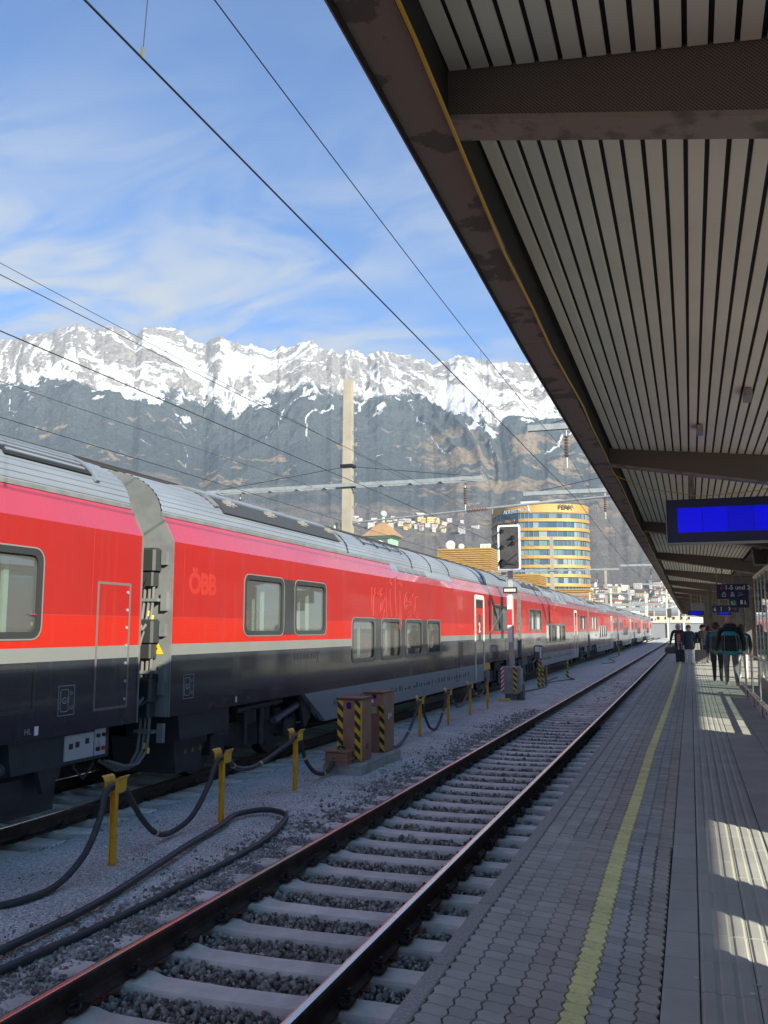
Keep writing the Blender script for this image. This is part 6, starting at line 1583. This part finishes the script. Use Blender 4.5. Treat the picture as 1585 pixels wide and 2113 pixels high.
def person(label, loc, face, H, top, legs, shoe, hair=None, hairc=(0.03,0.02,0.015), stride=.0, armL=None, armR=None, bulk=1.0, coat=False, turn=0.0):
    """figure built facing -Y then turned by `face`; armL/armR: (elbow, hand) offsets from the shoulder as fractions of H"""
    t = thing('person', label, 'person', loc, face); k = H
    hipw, shw = .052, .112*bulk
    J = {}
    J['pel'] = (0,0,.535); J['bel'] = (0,.0,.62); J['che'] = (0,.005,.72); J['nb'] = (0,.008,.815); J['nk'] = (0,.004,.85)
    for s, n_ in ((-1,'R'),(1,'L')):
        st = stride*s
        J['hip'+n_] = (s*hipw,0,.51); J['kn'+n_] = (s*.055,-.045*abs(st)*2 - st*.10,.285); J['an'+n_] = (s*.055,-st*.16+(.05 if st < 0 else 0)*.6,.045); J['toe'+n_] = (s*.062,-st*.16-.075,.022)
        J['sh'+n_] = (s*shw,.004,.795)
        e, h = ((.03,.02,-.17),(.02,-.02,-.33)) if (armL if s > 0 else armR) is None else (armL if s > 0 else armR)
        J['el'+n_] = (s*(shw+e[0]), e[1], .795+e[2]); J['ha'+n_] = (s*(shw+h[0]), h[1], .795+h[2])
    names = list(J); V = [tuple(c*k for c in J[n_]) for n_ in names]; ix = {n_: i for i, n_ in enumerate(names)}
    E = [('pel','bel'),('bel','che'),('che','nb'),('nb','nk')]
    for n_ in 'RL': E += [('pel','hip'+n_),('hip'+n_,'kn'+n_),('kn'+n_,'an'+n_),('an'+n_,'toe'+n_),('nb','sh'+n_),('sh'+n_,'el'+n_),('el'+n_,'ha'+n_)]
    R = {'pel':(.085,.062),'bel':(.082,.060),'che':(.098,.068),'nb':(.060,.045),'nk':(.032,.034)}
    for n_ in 'RL': R.update({'hip'+n_:(.056,.060),'kn'+n_:(.040,.042),'an'+n_:(.026,.028),'toe'+n_:(.024,.020),'sh'+n_:(.046,.046),'el'+n_:(.035,.035),'ha'+n_:(.022,.022)})
    RR = [(R[n_][0]*k*(bulk if n_ in ('bel','che','nb','pel') or n_[:2] in ('sh','el') else 1), R[n_][1]*k*(bulk if n_ in ('bel','che','nb','pel') else 1)) for n_ in names]
    me = skin_body(V, [(ix[a], ix[b_]) for a, b_ in E], RR, 0)
    for m in (top, legs, shoe, SKIN): me.materials.append(m)
    P = {n_: Vector(v) for n_, v in zip(names, V)}
    for pl_ in me.polygons:
        c = pl_.center
        leg = min(seg_d(c, P['hip'+n_], P['kn'+n_]) for n_ in 'RL'); leg2 = min(seg_d(c, P['kn'+n_], P['an'+n_]) for n_ in 'RL'); ft = min(seg_d(c, P['an'+n_], P['toe'+n_]) for n_ in 'RL')
        arm = min(seg_d(c, P['el'+n_], P['ha'+n_]) for n_ in 'RL')
        if c.z < .055*k: pl_.material_index = 2
        elif c.z > .838*k: pl_.material_index = 3
        elif c.z < (.46 if not coat else .40)*k and arm > min(leg, leg2): pl_.material_index = 1
        else: pl_.material_index = 0
    # head and hands joined to the same surface
    mb = MB(); hz_ = .915*k; hr = .062*k; n1, n2 = 16, 12; vs = []; fs = []
    for i in range(n2+1):
        th = PI*i/n2
        for j in range(n1):
            a = 2*PI*j/n1; x = math.sin(th)*math.cos(a); y = math.sin(th)*math.sin(a); z = math.cos(th)
            w = 1.0 - .16*max(0, -z)**1.2; yy = y*1.18*w
            if y < -.6 and abs(x) < .5 and -.55 < z < .25: yy -= .10*(1-abs(x)*2)*(1-abs(z+.15)/.4)       # nose
            if y < 0 and .0 < z < .3 and .2 < abs(x) < .6: yy += .07
            vs.append((x*hr*1.02*w, yy*hr, hz_ + z*hr*1.36))
    for i in range(n2):
        for j in range(n1): l = (j+1) % n1; fs.append((i*n1+j,(i+1)*n1+j,(i+1)*n1+l,i*n1+l))
    mb.add(vs, fs, 3)
    for s in (-1, 1): mb.sphere((s*hr*1.03, .006*k, hz_-.004*k), .017*k, 8, 6, 3, (.4,.8,1.15))
    mb.cyl((0,.004*k,.84*k),(0,.0,.885*k),.034*k,.032*k,12,3)
    for n_, s in (('R',-1),('L',1)):
        h = P['ha'+n_]; d = (h-P['el'+n_]).normalized(); x = Vector((s,0,0)); x = (x-d*x.dot(d)).normalized(); y = d.cross(x)
        mb.tube([h-d*.02*k, h+d*.012*k, h+d*.045*k], [.016*k,.020*k,.018*k], 8, 3)
        for f in range(4):
            b0 = h + d*.042*k + y*((f-1.5)*.0095*k); L_ = (.040,.046,.043,.034)[f]*k
            mb.tube([b0, b0+d*L_*.5-x*.003*k, b0+d*L_*.9-x*.014*k], [.0058*k,.0054*k,.0045*k], 6, 3)
        b0 = h + d*.012*k - y*.016*k; mb.tube([b0, b0+d*.018*k-y*.012*k, b0+d*.036*k-y*.012*k-x*.006*k], [.0068*k,.006*k,.005*k], 6, 3)
    m2 = mb.mesh('tmp', [top, legs, shoe, SKIN], smooth=True)
    bmx = bmesh.new(); bmx.from_mesh(me); bmx.from_mesh(m2); bmx.to_mesh(me); bmx.free(); bpy.data.meshes.remove(m2)
    me.polygons.foreach_set('use_smooth', [True]*len(me.polygons))
    link('body', me, t)
    ey = MB()
    for s in (-1, 1): ey.sphere((s*.022*k, -.064*k, .922*k), .0065*k, 8, 6)
    ey.box(-.016*k,.016*k,-.066*k,-.060*k,.872*k,.876*k); ey.build('eyes', mat('eye_dark', (0.03,0.02,0.02), .3), t)
    if hair:
        hm_ = mat('hair_%.2f_%.2f' % (hairc[0], hairc[2]), hairc, .7, bump=.6, bscale=90); hb_ = MB(); vs = []; fs = []; n2 = 10
        for i in range(n2+1):
            th = (PI*.52 if hair == 'short' else PI*.62)*i/n2
            for j in range(n1):
                a = 2*PI*j/n1; x = math.sin(th)*math.cos(a); y = math.sin(th)*math.sin(a); z = math.cos(th)
                dz = 0
                if y > 0 and i > n2*.6: dz = -.35*y*(i/n2-.6)*2
                if y < -.3 and i > n2*.55: dz = .55*(-y-.3)*(i/n2-.5)*1.5
                q_ = 1.10 + .05*math.sin(j*2.7+i*1.9)
                vs.append((x*hr*q_, y*1.2*hr*q_ + .004*k, hz_ + (z+dz)*hr*1.36*q_))
        for i in range(n2):
            for j in range(n1): l = (j+1) % n1; fs.append((i*n1+j,(i+1)*n1+j,(i+1)*n1+l,i*n1+l))
        hb_.add(vs, fs); hb_.build('hair', hm_, t, smooth=True)
    if coat:
        cb_ = MB(); rings = [(.80,.075,.058),(.74,.118*bulk,.085),(.64,.108,.080),(.53,.112,.088),(.42,.128,.100),(.37,.130,.102)]; vs = []; fs = []
        for z, a, b_ in rings:
            for j in range(20): an = 2*PI*j/20; vs.append((a*k*math.cos(an), b_*k*math.sin(an)*(1+.04*math.sin(5*an)), z*k))
        for i in range(len(rings)-1):
            for j in range(20): l = (j+1) % 20; fs.append((i*20+j,(i+1)*20+j,(i+1)*20+l,i*20+l))
        cb_.add(vs, fs); cb_.build('coat', top, t, smooth=True)
    return t, k
def cloth(n_, c, r=.85):
    c = tuple(min(.7, v*1.7) for v in c)
    return mat('cloth_'+n_, c, r, col2=tuple(v*.75 for v in c), scale=14, bump=.4, bscale=22, bdist=.01)
C_blk = cloth('black', (0.020,0.021,0.025)); C_navy = cloth('navy', (0.018,0.024,0.045)); C_char = cloth('charcoal', (0.05,0.052,0.055)); C_blue = cloth('blue', (0.03,0.05,0.10)); C_jean = cloth('jeans', (0.025,0.035,0.075))
C_wht = cloth('white', (0.66,0.65,0.63)); C_grey = cloth('grey_trousers', (0.16,0.16,0.155)); C_olive = cloth('olive', (0.075,0.065,0.05)); C_teal = cloth('teal', (0.03,0.24,0.26)); C_green = cloth('green', (0.03,0.20,0.12)); C_tan = cloth('tan', (0.42,0.30,0.16)); C_sred = cloth('shirt_red', (0.35,0.06,0.04))
def backpack(label, loc, face, w, h, d, m1, m2):
    t = thing('backpack', label, 'backpack', loc, face); q = MB()
    def rings(z0, z1, w0, d0, n_=7, off=0):
        vs = []; fs = []; m_ = 16
        for i in range(n_+1):
            u = i/n_; z = z0+(z1-z0)*u; s_ = (1-abs(2*u-1)**3.5)**.5*.45+.55
            for j in range(m_):
                a = 2*PI*j/m_; c_, s2 = math.cos(a), math.sin(a); x = w0/2*s_*math.copysign(abs(c_)**.6, c_); y = d0/2*s_*math.copysign(abs(s2)**.6, s2)
                vs.append((x, y+off, z))
        for i in range(n_):
            for j in range(m_): l = (j+1) % m_; fs.append((i*m_+j,i*m_+l,(i+1)*m_+l,(i+1)*m_+j))
        fs.append(tuple(range(m_-1,-1,-1))); fs.append(tuple(n_*m_+j for j in range(m_))); return vs, fs
    vs, fs = rings(0,h,w,d,12)
    for nm, m_, sel in (('pack', m1, lambda z: .17*h <= z <= .86*h), ('trim', m2, lambda z: z < .17*h or z > .86*h)):
        q = MB(); q.add(vs, [f for f in fs if sel(sum(vs[i][2] for i in f)/len(f))]); q.build(nm, m_, t, smooth=True)
    q = MB(); q.add(*rings(h*.2,h*.62,w*.78,d*.5,5,-d*.38)); q.build('pocket', m1, t, smooth=True)
    for s in (-1, 1):
        q = MB(); q.tube([(s*w*.34,-d*.5,h*.15),(s*w*.36,-d*.56,h*.5),(s*w*.30,-d*.5,h*.85)], .008, 6); q.build('side_strap', M_pale, t)
        q = MB(); q.tube([(s*w*.26,d*.42,h*.95),(s*w*.32,d*.55+.16,h*1.06),(s*w*.34,d*.6+.26,h*.8),(s*w*.34,d*.5+.2,h*.35),(s*w*.3,d*.45,h*.1)], .016, 6); q.build('shoulder_strap', m1, t)
    return t
def suitcase(label, loc, face, w, h, d, m1, m2, handle=.42):
    t = thing('suitcase', label, 'suitcase', loc, face); q = MB(); q.prism(rrect(-w/2,w/2,.06,h,.05), 'y', -d/2, d/2); q.build('shell', m1, t)
    for x in (-.18,-.06,.06,.18): q = MB(); q.box(x*w/.5-.01,x*w/.5+.01,-d/2-.006,-d/2,.10,h-.05); q.build('rib', m2, t)
    for x in (-w*.2, w*.2): q = MB(); q.cyl((x,d*.3,h),(x,d*.3,h+handle),.012,n=8); q.build('handle_tube', M_alu, t)
    q = MB(); q.cyl((-w*.22,d*.3,h+handle),(w*.22,d*.3,h+handle),.016,n=8); q.build('handle_grip', M_rub, t)
    for x in (-w*.38, w*.38):
        for y in (-d*.3, d*.3): q = MB(); q.cyl((x-.015,y,.03),(x+.015,y,.03),.03,n=12); q.build('wheel', M_rub, t)
    return t
ZP = PLZ + .002
AW = PI      # facing away from the camera
person('bald man in black jacket and grey trousers walking away, teal-trimmed pack on his back', (1.03,26.8,ZP), AW+.1, 1.93, C_blk, C_grey, C_tan, None, stride=.55, bulk=1.22, armL=((.03,.01,-.17),(.05,-.09,-.30)), armR=((.04,.02,-.17),(.05,-.12,-.31)))
q = MB(); q.sphere((1.03,26.74,ZP+1.64), .17, 14, 8, 0, (1.1,.9,.55)); hd_ = q.build('hood', C_blk, None, smooth=True)
hd_.parent = [o for o in COL.objects if o.name == 'person'][0]; hd_.matrix_parent_inverse = (Matrix.Translation((1.03,26.8,ZP)) @ Matrix.Rotation(AW+.1, 4, 'Z')).inverted()
backpack('large dark backpack with teal top and bottom on the bald man', (1.00,26.50,ZP+.86), .1, .46, .64, .26, C_blk, C_teal)
person('person in dark blue jacket and black trousers walking away beside the bald man', (.72,28.9,ZP), AW-.05, 1.76, C_blue, C_blk, C_char, 'short', (0.05,0.03,0.02), stride=.3, bulk=1.12)
backpack('dark backpack with green lower trim on the person in blue jacket', (.70,28.66,ZP+.86), -.05, .40, .58, .22, C_char, C_green)
person('person in white trousers and dark top half hidden behind the bald man', (1.48,30.2,ZP), AW, 1.70, C_blk, C_wht, C_tan, 'long', (0.06,0.04,0.03), stride=.5, bulk=1.1)
backpack('dark teal backpack on the person in white trousers', (1.48,29.97,ZP+.85), 0, .38, .54, .22, C_char, C_teal)
person('grey-haired man in open black jacket with red checked shirt facing the camera', (-.56,44.7,ZP), .05, 1.80, C_blk, C_jean, C_blk, 'short', (0.45,0.44,0.43), stride=.25, bulk=1.18, armR=((.05,.0,-.17),(.08,-.02,-.34)))
q = MB(); q.prism([(-.09,.86),(.09,.86),(.075,1.36),(-.075,1.36)], 'y', -.205, -.19); sh_ = q.build('shirt', C_sred, [o for o in COL.objects if o.name.startswith('person')][-1])
for z in (.93,1.03,1.13,1.23): q = MB(); q.box(-.082,.082,-.209,-.206,z,z+.03); q.build('shirt_check', C_wht, sh_)
t = thing('travel_bag', 'dark duffel bag hanging from the hand of the grey-haired man', 'bag', (-.92,44.55,ZP+.42), .3); q = MB(); q.prism(rrect(-.24,.24,0,.30,.1), 'y', -.14, .14); q.build('bag_body', C_olive, t); q = MB(); q.tube([(-.12,0,.29),(-.08,0,.42),(.08,0,.42),(.12,0,.29)], .014, 6); q.build('handle', C_blk, t)
suitcase('black upright suitcase in front of the grey-haired man', (-.50,44.25,ZP), 0, .40, .62, .25, C_blk, C_char, .35)
person('short-haired woman in long navy coat and white trousers', (-.10,43.2,ZP), .25, 1.74, C_navy, C_wht, C_wht, 'short', (0.13,0.08,0.05), stride=.35, bulk=1.05, coat=True)
person('dark-haired man in olive pullover turning to his trolley case', (.52,44.3,ZP), .9, 1.76, C_olive, C_blk, C_blk, 'short', (0.015,0.012,0.012), stride=.2, bulk=1.12, armR=((.03,-.06,-.16),(.0,-.16,-.27)))
backpack('round black backpack on the man in olive pullover', (.27,44.36,ZP+.9), -1.3, .38, .52, .24, C_blk, C_char)
suitcase('grey trolley suitcase with raised handle on the sunlit platform', (.38,43.7,ZP), .1, .46, .62, .27, mat('case_grey', (0.13,0.13,0.125), .5), mat('case_rib', (0.10,0.10,0.098), .5), .50)
person('person in dark coat standing behind the blue jacket', (.78,45.2,ZP), AW, 1.70, C_blk, C_blk, C_blk, 'long', (0.03,0.02,0.02), bulk=1.1, coat=True)
